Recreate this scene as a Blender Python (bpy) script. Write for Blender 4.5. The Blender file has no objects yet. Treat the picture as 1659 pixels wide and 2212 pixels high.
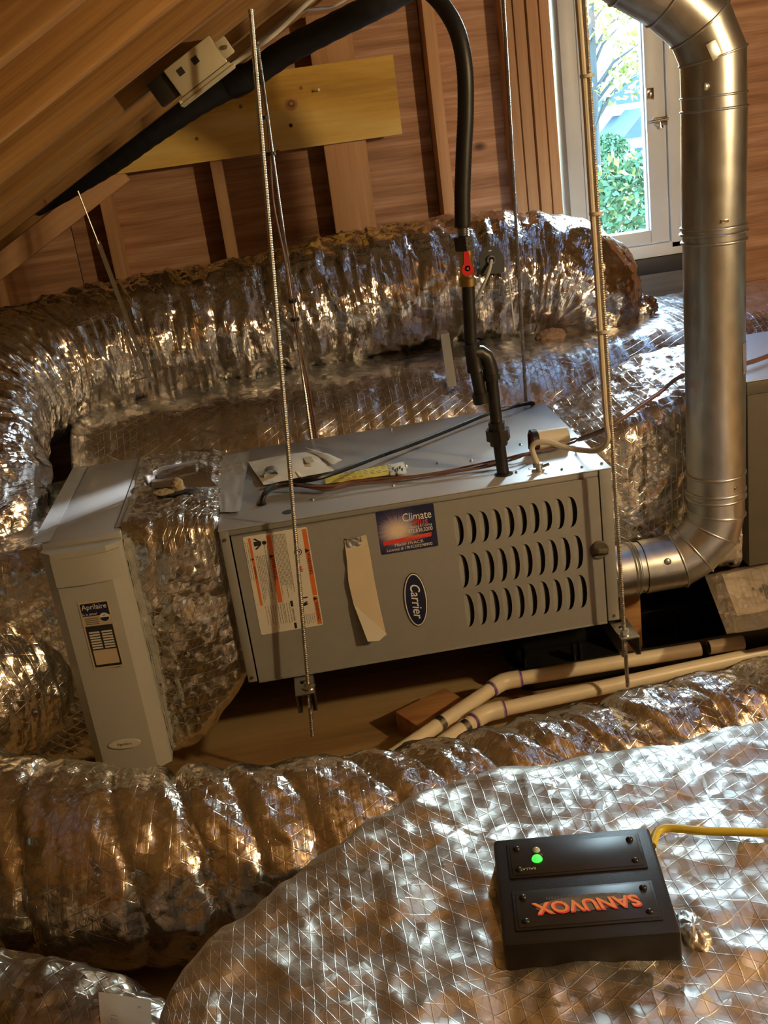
import bpy, bmesh, math, random
import numpy as np
from mathutils import Vector, Matrix
from mathutils.geometry import tessellate_polygon

# ---------------------------------------------------------------- camera, world, lights, exposure
SC = bpy.context.scene
COL = SC.collection
R_ = random.Random(7)
rad = math.radians
# camera solved from the furnace cabinet (0.846 x 0.36 m front): metres, X along the gable, Y towards it, Z up
CAM_T = np.array([0.21637, -2.11503, 1.13868])
CAM_M = np.array([[0.98526, -0.11095, -0.13009], [-0.15998, -0.33716, -0.92775], [0.05907, 0.93489, -0.34994]])
FPX, CX, CY = 2302.7, 829.5, 1106.0


def _rot(rx, ry, rz):
    cx, sx, cy, sy, cz, sz = math.cos(rx), math.sin(rx), math.cos(ry), math.sin(ry), math.cos(rz), math.sin(rz)
    B = np.array([[1, 0, 0], [0, 0, -1], [0, 1, 0.]])
    return (np.array([[cz, -sz, 0], [sz, cz, 0], [0, 0, 1]]) @ np.array([[1, 0, 0], [0, cx, -sx], [0, sx, cx]])
            @ np.array([[cy, 0, sy], [0, 1, 0], [-sy, 0, cy]]) @ B)


CAM_M = _rot(0.3572475, -0.0632653, -0.1391609)
cam_d = bpy.data.cameras.new('camera')
cam_d.sensor_fit = 'VERTICAL'
cam_d.sensor_height = 36.0
cam_d.lens = FPX / 2212 * 36.0
cam_d.clip_start = 0.02
cam_d.clip_end = 300
cam = bpy.data.objects.new('camera', cam_d)
COL.objects.link(cam)
_m = Matrix.Identity(4)
for i in range(3):
    _m[i][0], _m[i][1], _m[i][2], _m[i][3] = CAM_M[0][i], -CAM_M[1][i], -CAM_M[2][i], CAM_T[i]
cam.matrix_world = _m
SC.camera = cam

SC.view_settings.view_transform = 'Standard'
SC.view_settings.look = 'None'
SC.view_settings.gamma = 1.0
SC.view_settings.use_curve_mapping = False
SC.view_settings.exposure = 0.30

SC.cycles.max_bounces = 5
SC.cycles.diffuse_bounces = 3
SC.cycles.glossy_bounces = 4
SC.cycles.transmission_bounces = 4
SC.cycles.transparent_max_bounces = 10
SC.cycles.caustics_refractive = False
SC.cycles.use_adaptive_sampling = True
SC.cycles.adaptive_threshold = 0.09
SC.cycles.adaptive_min_samples = 16
SC.cycles.sample_clamp_indirect = 8.0

W = bpy.data.worlds.new('world')
SC.world = W
W.use_nodes = True
_nt = W.node_tree
_nt.nodes.clear()
_o = _nt.nodes.new('ShaderNodeOutputWorld')
_b = _nt.nodes.new('ShaderNodeBackground')
_s = _nt.nodes.new('ShaderNodeTexSky')
_s.sky_type = 'NISHITA'
_s.sun_disc = False
_s.sun_elevation = rad(26)
_s.sun_rotation = rad(40)
_s.air_density = 1.0
_s.dust_density = 1.5
_s.ozone_density = 1.6
_b.inputs['Strength'].default_value = 4.0
_t = _nt.nodes.new('ShaderNodeMix')
_t.data_type, _t.blend_type = 'RGBA', 'MULTIPLY'
_t.inputs[0].default_value = 1.0
_t.inputs[7].default_value = (0.74, 0.98, 1.06, 1)
_nt.links.new(_s.outputs[0], _t.inputs[6])
_nt.links.new(_t.outputs[2], _b.inputs[0])
_nt.links.new(_b.outputs[0], _o.inputs[0])


def light(name, kind, loc, energy, color, **kw):
    d = bpy.data.lights.new(name, kind)
    d.energy = energy
    d.color = color
    for k, v in kw.items():
        setattr(d, k, v)
    o = bpy.data.objects.new(name, d)
    o.location = loc
    COL.objects.link(o)
    return o


# low autumn sun beyond the gable, softened by the tree; it enters only through the window
sun = light('sun', 'SUN', (4, 6, 5), 13.0, (1.0, 0.97, 0.93), angle=rad(3))
sun.rotation_euler = Vector((-0.80, -0.60, -0.44)).to_track_quat('-Z', 'Y').to_euler()
# bare warm bulb of the attic, to the right of and behind the camera
light('attic_bulb', 'POINT', (2.2, -1.6, 1.35), 98.0, (1.0, 0.74, 0.38), shadow_soft_size=0.05)
# the window opening guides the sky's light (portal: emits nothing itself)
_p = light('window_portal', 'AREA', (1.40, 1.64, 1.17), 1.0, (1, 1, 1), shape='RECTANGLE', size=0.42, size_y=1.24)
_p.rotation_euler = (rad(-90), 0, 0)
_p.data.cycles.is_portal = True


def _ray(x, y):
    return CAM_M.T @ np.array([x - CX, y - CY, FPX])


def PY(x, y, v):          # the point of the plane y = v seen at a pixel of the 1659 x 2212 frame
    d = _ray(x, y)
    return Vector(CAM_T + d * (v - CAM_T[1]) / d[1])


def PZ(x, y, v):
    d = _ray(x, y)
    return Vector(CAM_T + d * (v - CAM_T[2]) / d[2])


# ---------------------------------------------------------------- mesh helpers
class MB:
    def __init__(s):
        s.v, s.f, s.uv = [], [], None

    def add(s, vs, fs):
        o = len(s.v)
        s.v += [tuple(p) for p in vs]
        s.f += [tuple(i + o for i in f) for f in fs]
        return s

    def box(s, lo, hi, bev=0.0):
        x0, y0, z0 = lo
        x1, y1, z1 = hi
        if bev <= 0:
            return s.add([(x0, y0, z0), (x1, y0, z0), (x1, y1, z0), (x0, y1, z0), (x0, y0, z1), (x1, y0, z1), (x1, y1, z1), (x0, y1, z1)],
                         [(3, 2, 1, 0), (4, 5, 6, 7), (0, 1, 5, 4), (1, 2, 6, 5), (2, 3, 7, 6), (3, 0, 4, 7)])
        b = min(bev, (x1 - x0) / 2.01, (y1 - y0) / 2.01, (z1 - z0) / 2.01)
        bm = bmesh.new()
        bmesh.ops.create_cube(bm, size=1)
        for v in bm.verts:
            v.co = Vector(((x0 + x1) / 2 + v.co.x * (x1 - x0), (y0 + y1) / 2 + v.co.y * (y1 - y0), (z0 + z1) / 2 + v.co.z * (z1 - z0)))
        bmesh.ops.bevel(bm, geom=bm.edges[:], offset=b, segments=2, profile=0.5, affect='EDGES')
        return s.bm(bm)

    def bm(s, bm):
        bm.verts.index_update()
        s.add([v.co[:] for v in bm.verts], [[v.index for v in f.verts] for f in bm.faces])
        bm.free()
        return s

    def xf(s, M):
        s.v = [tuple(M @ Vector(p)) for p in s.v]
        return s

    def tube(s, pts, r, n=12, caps=True, up=None):
        P = [Vector(p) for p in pts]
        k = len(P)
        rr = r if hasattr(r, '__len__') else [r] * k
        T = [(P[min(i + 1, k - 1)] - P[max(i - 1, 0)]).normalized() for i in range(k)]
        N = Vector(up) if up else (Vector((0, 0, 1)) if abs(T[0].z) < 0.9 else Vector((1, 0, 0)))
        vs, fs = [], []
        for i in range(k):
            N = (N - T[i] * N.dot(T[i])).normalized()
            B = T[i].cross(N)
            for j in range(n):
                a = 2 * math.pi * j / n
                vs.append(P[i] + (N * math.cos(a) + B * math.sin(a)) * rr[i])
        for i in range(k - 1):
            for j in range(n):
                fs.append((i * n + j, i * n + (j + 1) % n, (i + 1) * n + (j + 1) % n, (i + 1) * n + j))
        if caps:
            fs.append(tuple(range(n - 1, -1, -1)))
            fs.append(tuple((k - 1) * n + j for j in range(n)))
        return s.add(vs, fs)

    def cyl(s, p0, p1, r, n=16, r1=None, caps=True):
        return s.tube([p0, p1], [r, r if r1 is None else r1], n, caps)

    def lathe(s, prof, o, d, n=24):        # prof: (distance along axis, radius)
        d = Vector(d).normalized()
        o = Vector(o)
        N = d.orthogonal().normalized()
        B = d.cross(N)
        vs, fs = [], []
        for t, r in prof:
            for j in range(n):
                a = 2 * math.pi * j / n
                vs.append(o + d * t + (N * math.cos(a) + B * math.sin(a)) * max(r, 1e-5))
        k = len(prof)
        for i in range(k - 1):
            for j in range(n):
                fs.append((i * n + j, i * n + (j + 1) % n, (i + 1) * n + (j + 1) % n, (i + 1) * n + j))
        fs.append(tuple(range(n - 1, -1, -1)))
        fs.append(tuple((k - 1) * n + j for j in range(n)))
        return s.add(vs, fs)

    def prism(s, poly, o, ux, uy, un, depth, holes=()):   # poly in (u, v); extruded along un by depth
        o, ux, uy, un = Vector(o), Vector(ux), Vector(uy), Vector(un)
        loops = [list(poly)] + [list(h) for h in holes]
        flat = [p for l in loops for p in l]
        n = len(flat)
        vs = [o + ux * p[0] + uy * p[1] for p in flat] + [o + ux * p[0] + uy * p[1] + un * depth for p in flat]
        if holes:
            tri = [tuple(t) for t in tessellate_polygon([[Vector((p[0], p[1], 0)) for p in l] for l in loops])]
        else:
            tri = [tuple(range(n))]
        fs = [t[::-1] for t in tri] + [tuple(i + n for i in t) for t in tri]
        b = 0
        for l in loops:
            m = len(l)
            for i in range(m):
                a, c = b + i, b + (i + 1) % m
                fs.append((a, c, c + n, a + n))
            b += m
        return s.add(vs, fs)

    def sphere(s, c, r, n=12, sq=(1, 1, 1)):
        bm = bmesh.new()
        bmesh.ops.create_uvsphere(bm, u_segments=n, v_segments=max(6, n // 2), radius=1)
        for v in bm.verts:
            v.co = Vector((c[0] + v.co.x * r * sq[0], c[1] + v.co.y * r * sq[1], c[2] + v.co.z * r * sq[2]))
        return s.bm(bm)

    def hexa(s, p0, p1, r):
        return s.tube([p0, p1], r, 6)


LOC = {}


def _link(name, me, m, parent, loc):
    o = bpy.data.objects.new(name, me)
    COL.objects.link(o)
    if m is not None:
        me.materials.clear()
        me.materials.append(MAT[m] if isinstance(m, str) else m)
    if parent is not None:
        o.parent = parent
        LOC[o] = LOC[parent]
    else:
        o.location = loc
        LOC[o] = Vector(loc)
    return o


def obj(name, mb, m, parent=None, smooth=35, base=None):
    """one mesh object from world-space geometry"""
    V = np.array(mb.v, dtype=float).reshape(-1, 3)
    if parent is not None:
        L = LOC[parent]
    else:
        L = Vector(base) if base else Vector(((V[:, 0].min() + V[:, 0].max()) / 2, (V[:, 1].min() + V[:, 1].max()) / 2, V[:, 2].min()))
    V = V - np.array(L)
    me = bpy.data.meshes.new(name)
    me.from_pydata(V.tolist(), [], mb.f)
    bm = bmesh.new()
    bm.from_mesh(me)
    bmesh.ops.recalc_face_normals(bm, faces=bm.faces)
    bm.to_mesh(me)
    bm.free()
    if smooth:
        me.shade_smooth()
        me.set_sharp_from_angle(angle=rad(smooth))
    return _link(name, me, m, parent, L)


def grid_obj(name, P, UV, m, parent=None, close_v=True, close_u=False, smooth=60):
    """P: (nu, nv, 3) world positions; v wraps when close_v"""
    nu, nv = P.shape[:2]
    L = np.array(LOC[parent]) if parent is not None else np.array([P[..., 0].mean(), P[..., 1].mean(), P[..., 2].min()])
    iu = np.arange(nu - (0 if close_u else 1))
    iv = np.arange(nv - (0 if close_v else 1))
    I, J = np.meshgrid(iu, iv, indexing='ij')
    I2, J2 = (I + 1) % nu, (J + 1) % nv
    F = np.stack([I * nv + J, I2 * nv + J, I2 * nv + J2, I * nv + J2], -1).reshape(-1, 4)
    me = bpy.data.meshes.new(name)
    me.vertices.add(nu * nv)
    me.vertices.foreach_set('co', (P - L).reshape(-1).astype(np.float32))
    me.loops.add(F.size)
    me.loops.foreach_set('vertex_index', F.reshape(-1).astype(np.int32))
    me.polygons.add(len(F))
    me.polygons.foreach_set('loop_start', np.arange(0, F.size, 4, dtype=np.int32))
    if UV is not None:
        du = UV[1][0] if len(UV) > 2 else 0
        uvl = me.uv_layers.new(name='UVMap')
        U, V = UV[0], UV[1]
        u = np.stack([U[I, J], U[I2, J], U[I2, J2], U[I, J2]], -1).reshape(-1)
        vw = UV[2] if len(UV) > 2 else 0.0
        wrap = (J2 < J)
        v3 = np.where(wrap, V[I2, J2] + vw, V[I2, J2])
        v4 = np.where(wrap, V[I, J2] + vw, V[I, J2])
        v = np.stack([V[I, J], V[I2, J], v3, v4], -1).reshape(-1)
        uvl.data.foreach_set('uv', np.stack([u, v], -1).reshape(-1).astype(np.float32))
    me.update()
    me.validate()
    me.shade_smooth()
    if smooth:
        me.set_sharp_from_angle(angle=rad(smooth))
    return _link(name, me, m, parent, Vector(L))


def tag(o, label, cat, group=None):
    o['label'] = label
    o['category'] = cat
    if group:
        o['group'] = group
    return o


def thing(name, label, cat, loc, group=None):
    o = bpy.data.objects.new(name, None)
    o.empty_display_size = 0.05
    COL.objects.link(o)
    o.location = loc
    LOC[o] = Vector(loc)
    return tag(o, label, cat, group)


def struct(name, loc):
    o = bpy.data.objects.new(name, None)
    COL.objects.link(o)
    o.location = loc
    LOC[o] = Vector(loc)
    o['kind'] = 'structure'
    return o


def placed(name, me, m, parent, Mw):
    """mesh with its own matrix (world) under parent: for planks whose grain follows their own X"""
    o = bpy.data.objects.new(name, me)
    COL.objects.link(o)
    if not me.materials:
        me.materials.append(MAT[m])
    o.parent = parent
    o.matrix_basis = Matrix.Translation(-LOC[parent]) @ Mw
    LOC[o] = Mw.translation.copy()
    return o


def plank_mesh(name, l, w, t, bev=0.002):
    mb = MB().box((-l / 2, -w / 2, -t / 2), (l / 2, w / 2, t / 2), bev)
    me = bpy.data.meshes.new(name)
    me.from_pydata(mb.v, [], mb.f)
    me.shade_smooth()
    me.set_sharp_from_angle(angle=rad(30))
    return me


def frame_m(c, ux, uy):
    ux = Vector(ux).normalized()
    uy = Vector(uy)
    uy = (uy - ux * uy.dot(ux)).normalized()
    uz = ux.cross(uy)
    M = Matrix.Identity(4)
    for i in range(3):
        M[i][0], M[i][1], M[i][2], M[i][3] = ux[i], uy[i], uz[i], c[i]
    return M


def plank(name, parent, p0, p1, w, t, wdir, m, me=None):
    """plank from p0 to p1 (centre line), width w along wdir, thickness t"""
    p0, p1 = Vector(p0), Vector(p1)
    me = me or plank_mesh(name, (p1 - p0).length, w, t)
    return placed(name, me, m, parent, frame_m((p0 + p1) / 2, p1 - p0, wdir))


def text(name, body, c, ux, uy, size, m, parent, depth=0.0002, shear=0.0, sx=1.0, bold=0.0, align='CENTER'):
    """flat lettering in the plane (ux, uy), centred at c"""
    cu = bpy.data.curves.new(name, 'FONT')
    cu.body = body
    cu.size = 1.0
    cu.shear = shear
    cu.align_x = align
    cu.align_y = 'CENTER'
    cu.offset = bold
    cu.resolution_u = 3
    to = bpy.data.objects.new(name, cu)
    me = bpy.data.meshes.new_from_object(to)
    bpy.data.objects.remove(to)
    ux, uy = Vector(ux).normalized(), Vector(uy).normalized()
    un = ux.cross(uy)
    c = Vector(c)
    L = LOC[parent]
    for v in me.vertices:
        v.co = c + ux * (v.co.x * size * sx) + uy * (v.co.y * size) + un * depth - L
    me.name = name
    o = _link(name, me, m, parent, L)
    o['kind'] = 'stuff'
    return o


# ---------------------------------------------------------------- noise
_perm = np.random.default_rng(3).permutation(512)
_g3 = np.random.default_rng(5).normal(size=(512, 3))
_g3 /= np.linalg.norm(_g3, axis=1)[:, None]


def pn(x, y, z, seed=0):
    """3-D gradient noise, about -1..1"""
    x, y, z = np.broadcast_arrays(x, y, z)
    x = x + seed * 17.13
    xi, yi, zi = np.floor(x).astype(int), np.floor(y).astype(int), np.floor(z).astype(int)
    xf, yf, zf = x - xi, y - yi, z - zi
    f = lambda t: t * t * t * (t * (t * 6 - 15) + 10)
    u, v, w = f(xf), f(yf), f(zf)

    def g(dx, dy, dz):
        h = _perm[(_perm[(_perm[(xi + dx) & 511] + yi + dy) & 511] + zi + dz) & 511]
        G = _g3[h]
        return G[..., 0] * (xf - dx) + G[..., 1] * (yf - dy) + G[..., 2] * (zf - dz)
    l = lambda a, b, t: a + (b - a) * t
    return 1.5 * l(l(l(g(0, 0, 0), g(1, 0, 0), u), l(g(0, 1, 0), g(1, 1, 0), u), v),
                   l(l(g(0, 0, 1), g(1, 0, 1), u), l(g(0, 1, 1), g(1, 1, 1), u), v), w)


def crumple(P, f, seed):
    """creased facets: folded noise, two octaves, about -1..1"""
    x, y, z = P[..., 0] * f, P[..., 1] * f, P[..., 2] * f
    a = 1 - 2 * np.abs(pn(x, y, z, seed))
    b = 1 - 2 * np.abs(pn(x * 2.1 + 3, y * 2.1, z * 2.1, seed + 1))
    return 0.65 * a + 0.35 * b


def spline(pts, step):
    """Catmull-Rom through pts, resampled evenly"""
    P = np.array(pts, float)
    Q = np.vstack([2 * P[0] - P[1], P, 2 * P[-1] - P[-2]])
    out = []
    for i in range(1, len(Q) - 2):
        t = np.linspace(0, 1, 60, endpoint=False)[:, None]
        a, b, c, d = Q[i - 1], Q[i], Q[i + 1], Q[i + 2]
        out.append(0.5 * ((2 * b) + (-a + c) * t + (2 * a - 5 * b + 4 * c - d) * t ** 2 + (-a + 3 * b - 3 * c + d) * t ** 3))
    C = np.vstack(out + [Q[-2][None]])
    s = np.r_[0, np.cumsum(np.linalg.norm(np.diff(C, axis=0), axis=1))]
    n = max(2, int(s[-1] / step))
    S = np.linspace(0, s[-1], n)
    return np.stack([np.interp(S, s, C[:, k]) for k in range(C.shape[1])], -1), S


def frames(C):
    T = np.gradient(C, axis=0)
    T /= np.linalg.norm(T, axis=1)[:, None]
    N = np.zeros_like(T)
    n = np.array([0, 0, 1.]) if abs(T[0, 2]) < 0.9 else np.array([1., 0, 0])
    for i in range(len(C)):
        n = n - T[i] * n.dot(T[i])
        n /= np.linalg.norm(n)
        N[i] = n
    return T, N, np.cross(T, N)


def flex(name, pts, m, parent=None, step=0.006, nv=170, fold=0.010, foldk=14.0, pinch=None, pdepth=0.02, pw=0.02, cr=0.004, crk=14.0,
         seed=0, sag=0.0, twist=0.0, fine=0.0015):
    """insulated flexible duct: pts are (x, y, z, radius); folds run round the duct, crumples over it"""
    C4, S = spline(pts, step)
    C, Rr = C4[:, :3], C4[:, 3]
    T, N, B = frames(C)
    th = np.linspace(0, 2 * math.pi, nv, endpoint=False)
    ct, st = np.cos(th)[None], np.sin(th)[None]
    D = N[:, None] * ct[..., None] + B[:, None] * st[..., None]
    P0 = C[:, None] + D * Rr[:, None, None]
    s2 = S[:, None] + twist * np.sin(th + seed)[None] + 0.02 * pn(S[:, None] * 3, ct * 1.2, st * 1.2, seed + 9)
    r = np.zeros((len(S), nv))
    a = pn(s2 * foldk, ct * 0.9, st * 0.9, seed)
    r += fold * (1 - 2.2 * np.abs(a))
    a = pn(s2 * foldk * 2.7, ct * 1.6, st * 1.6, seed + 2)
    r += fold * 0.45 * (1 - 2.2 * np.abs(a))
    # fine axial gathers, strong where another noise says so
    gate = np.clip(pn(S[:, None] * 5, ct * 2.2, st * 2.2, seed + 4) + 0.35, 0, 1)
    a = pn(s2 * foldk * 6, ct * 2.6, st * 2.6, seed + 5)
    r += fold * 0.28 * (1 - 2 * np.abs(a)) * gate
    if pinch is not None:
        for k, p in enumerate(pinch):
            d = np.abs(s2 - p - 0.012 * pn(ct * 1.7 + k, st * 1.7, 0.0, seed + 20 + k))
            w = pdepth * (0.45 + 0.85 * ((k * 0.618 + 0.3) % 1.0)) * (0.65 + 0.5 * pn(ct * 1.3, st * 1.3, k * 3.1, seed + 40))
            r -= w * np.exp(-d / pw)
    r += cr * crumple(P0, crk, seed + 30)
    r += fine * crumple(P0, crk * 3.5, seed + 33)
    P = P0 + D * r[..., None]
    if sag:
        zc = C[:, None, 2]
        low = P[..., 2] < zc - Rr[:, None] * 0.75
        P[..., 2] = np.where(low, zc - Rr[:, None] * 0.75 + (P[..., 2] - (zc - Rr[:, None] * 0.75)) * sag, P[..., 2])
    U = np.repeat(S[:, None], nv, 1)
    V = np.repeat((th * Rr.mean())[None], len(S), 0)
    return grid_obj(name, P, (U, V, 2 * math.pi * Rr.mean()), m, parent)


def wrap_duct(name, st, m, parent=None, step=0.007, nper=220, cr=0.006, crk=9.0, fine=0.0015, seed=0, axis='x', bow=0.0, rib=0.0, ribk=20.0):
    """foil-wrapped box duct swept along X: stations (x, y0, y1, z0, z1, corner radius)"""
    S4, S = spline(st, step)
    n = len(S)
    th = np.linspace(0, 1, nper, endpoint=False)
    P = np.zeros((n, nper, 3))
    Nn = np.zeros((n, nper, 3))
    Vv = np.zeros((n, nper))
    per0 = None
    for i in range(n):
        x, y0, y1, z0, z1, r = S4[i]
        w, h = max(y1 - y0, 1e-3), max(z1 - z0, 1e-3)
        r = max(min(r, w / 2.001, h / 2.001), 1e-4)
        segs = [w - 2 * r, r * math.pi / 2, h - 2 * r, r * math.pi / 2, w - 2 * r, r * math.pi / 2, h - 2 * r, r * math.pi / 2]
        cum = np.r_[0, np.cumsum(segs)]
        per = cum[-1]
        per0 = per0 or per
        t = th * per
        k = np.clip(np.searchsorted(cum, t, side='right') - 1, 0, 7)
        u = t - cum[k]
        Y, Z, NY, NZ = np.zeros(nper), np.zeros(nper), np.zeros(nper), np.zeros(nper)
        # start: bottom side from (y1-r, z0) towards y0 ... front, top, back
        for q in range(8):
            s_ = k == q
            a = u[s_] / max(r, 1e-6)
            if q == 0:
                Y[s_], Z[s_], NY[s_], NZ[s_] = y1 - r - u[s_], z0, 0, -1
            elif q == 1:
                Y[s_], Z[s_] = y0 + r - r * np.sin(a), z0 + r - r * np.cos(a)
                NY[s_], NZ[s_] = -np.sin(a), -np.cos(a)
            elif q == 2:
                Y[s_], Z[s_], NY[s_], NZ[s_] = y0, z0 + r + u[s_], -1, 0
            elif q == 3:
                Y[s_], Z[s_] = y0 + r - r * np.cos(a), z1 - r + r * np.sin(a)
                NY[s_], NZ[s_] = -np.cos(a), np.sin(a)
            elif q == 4:
                Y[s_], Z[s_], NY[s_], NZ[s_] = y0 + r + u[s_], z1, 0, 1
            elif q == 5:
                Y[s_], Z[s_] = y1 - r + r * np.sin(a), z1 - r + r * np.cos(a)
                NY[s_], NZ[s_] = np.sin(a), np.cos(a)
            elif q == 6:
                Y[s_], Z[s_], NY[s_], NZ[s_] = y1, z1 - r - u[s_], 1, 0
            else:
                Y[s_], Z[s_] = y1 - r + r * np.cos(a), z0 + r - r * np.sin(a)
                NY[s_], NZ[s_] = np.cos(a), -np.sin(a)
        P[i, :, 0], P[i, :, 1], P[i, :, 2] = x, Y, Z
        Nn[i, :, 1], Nn[i, :, 2] = NY, NZ
        Vv[i] = t
    fade = np.ones(n)
    d = cr * crumple(P, crk, seed) + 0.6 * cr * crumple(P, crk * 0.4, seed + 7) + fine * crumple(P, crk * 4.2, seed + 3)
    if rib:
        d = d + rib * (1 - 2 * np.abs(pn(P[..., 0] * ribk, P[..., 1] * 2.2, P[..., 2] * 2.2, seed + 11)))
    P = P + Nn * d[..., None]
    # dishes the two ends shut
    c0, c1 = P[0].mean(0), P[-1].mean(0)
    P = np.concatenate([(c0 + (P[0] - c0) * 0.001)[None], P, (c1 + (P[-1] - c1) * 0.001)[None]])
    U = np.r_[0, S, S[-1]][:, None] * np.ones((1, nper))
    Vv = np.concatenate([Vv[:1], Vv, Vv[-1:]])
    return grid_obj(name, P, (U, Vv, float(per0)), m, parent)


def sheet(name, fn, nu, nv, m, parent=None, thick=0.0006, smooth=60):
    """thin curled sheet: fn(u, v arrays in 0..1) -> (nu, nv, 3) positions; closed with a back side"""
    u, v = np.meshgrid(np.linspace(0, 1, nu), np.linspace(0, 1, nv), indexing='ij')
    P = np.asarray(fn(u, v), float)
    gu, gv = np.gradient(P, axis=0), np.gradient(P, axis=1)
    Nn = np.cross(gu, gv)
    Nn /= np.maximum(np.linalg.norm(Nn, axis=2), 1e-9)[..., None]
    Q = P - Nn * thick
    ring = np.concatenate([P, Q[:, ::-1]], axis=1)       # front then back, wraps in v
    U = np.concatenate([u, u[:, ::-1]], axis=1)
    V = np.concatenate([v, v[:, ::-1]], axis=1)
    return grid_obj(name, ring, (U, V, 0.0), m, parent, close_v=True, smooth=smooth)

# ---------------------------------------------------------------- materials (procedural)
MAT = {}


class NT:
    def __init__(s, name):
        m = bpy.data.materials.new(name)
        m.use_nodes = True
        s.m, s.t = m, m.node_tree
        s.t.nodes.clear()
        s.out = s.n('OutputMaterial')
        s.p = s.n('BsdfPrincipled')
        s.l(s.p.outputs[0], s.out.inputs[0])
        MAT[name] = m

    def n(s, kind, **kw):
        x = s.t.nodes.new('ShaderNode' + kind)
        for k, v in kw.items():
            setattr(x, k, v)
        return x

    def l(s, a, b):
        s.t.links.new(a, b)

    def math(s, op, a, b=None, c=None, clamp=False):
        x = s.n('Math', operation=op, use_clamp=clamp)
        for i, q in enumerate((a, b, c)):
            if q is None:
                continue
            if isinstance(q, (int, float)):
                x.inputs[i].default_value = q
            else:
                s.l(q, x.inputs[i])
        return x.outputs[0]

    def coord(s, which='Object', scale=(1, 1, 1), rnd=False):
        tc = s.n('TexCoord')
        mp = s.n('Mapping')
        mp.inputs['Scale'].default_value = scale
        s.l(tc.outputs[which], mp.inputs[0])
        if rnd:
            oi = s.n('ObjectInfo')
            cx = s.n('CombineXYZ')
            s.l(s.math('MULTIPLY', oi.outputs['Random'], 37.0), cx.inputs[0])
            s.l(s.math('MULTIPLY', oi.outputs['Random'], 91.0), cx.inputs[1])
            s.l(s.math('MULTIPLY', oi.outputs['Random'], 53.0), cx.inputs[2])
            s.l(cx.outputs[0], mp.inputs['Location'])
        return mp.outputs[0]

    def noise(s, vec, scale, detail=4, rough=0.55, dist=0.0):
        x = s.n('TexNoise')
        x.inputs['Scale'].default_value = scale
        x.inputs['Detail'].default_value = detail
        x.inputs['Roughness'].default_value = rough
        x.inputs['Distortion'].default_value = dist
        s.l(vec, x.inputs['Vector'])
        return x.outputs['Fac']

    def vor(s, vec, scale, feature='F1'):
        x = s.n('TexVoronoi', feature=feature)
        x.inputs['Scale'].default_value = scale
        s.l(vec, x.inputs['Vector'])
        return x.outputs['Distance']

    def ramp(s, fac, stops):
        x = s.n('ValToRGB')
        e = x.color_ramp.elements
        while len(e) < len(stops):
            e.new(0.5)
        for q, (p, c) in zip(e, stops):
            q.position = p
            q.color = (*c, 1)
        s.l(fac, x.inputs[0])
        return x.outputs[0]

    def mix(s, fac, a, b, mode='MIX'):
        x = s.n('Mix', data_type='RGBA', blend_type=mode)
        for i, q in ((0, fac), (6, a), (7, b)):
            if isinstance(q, (int, float)):
                x.inputs[i].default_value = q
            elif isinstance(q, tuple):
                x.inputs[i].default_value = (*q, 1)
            else:
                s.l(q, x.inputs[i])
        return x.outputs[2]

    def bump(s, h, dist, strength=1.0, normal=None):
        x = s.n('Bump')
        x.inputs['Strength'].default_value = strength
        x.inputs['Distance'].default_value = dist
        s.l(h, x.inputs['Height'])
        if normal is not None:
            s.l(normal, x.inputs['Normal'])
        s.l(x.outputs[0], s.p.inputs['Normal'])
        return x.outputs[0]

    def set(s, **kw):
        for k, v in kw.items():
            i = s.p.inputs[k.replace('_', ' ')]
            if hasattr(v, 'is_linked') or hasattr(v, 'links'):
                s.l(v, i)
            elif isinstance(v, tuple):
                i.default_value = (*v, 1) if len(v) == 3 else v
            else:
                i.default_value = v
        return s


def plain(name, col, rough=0.5, metal=0.0, var=0.06, scale=12, bump=0.0, **kw):
    t = NT(name)
    v = t.coord()
    n = t.noise(v, scale, 3)
    c2 = tuple(max(0, x * (1 - var * 2)) for x in col)
    t.set(Base_Color=t.ramp(n, [(0.3, c2), (0.7, col)]), Roughness=rough, Metallic=metal, **kw)
    if bump:
        t.bump(t.noise(v, scale * 8, 3), bump)
    return t


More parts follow.
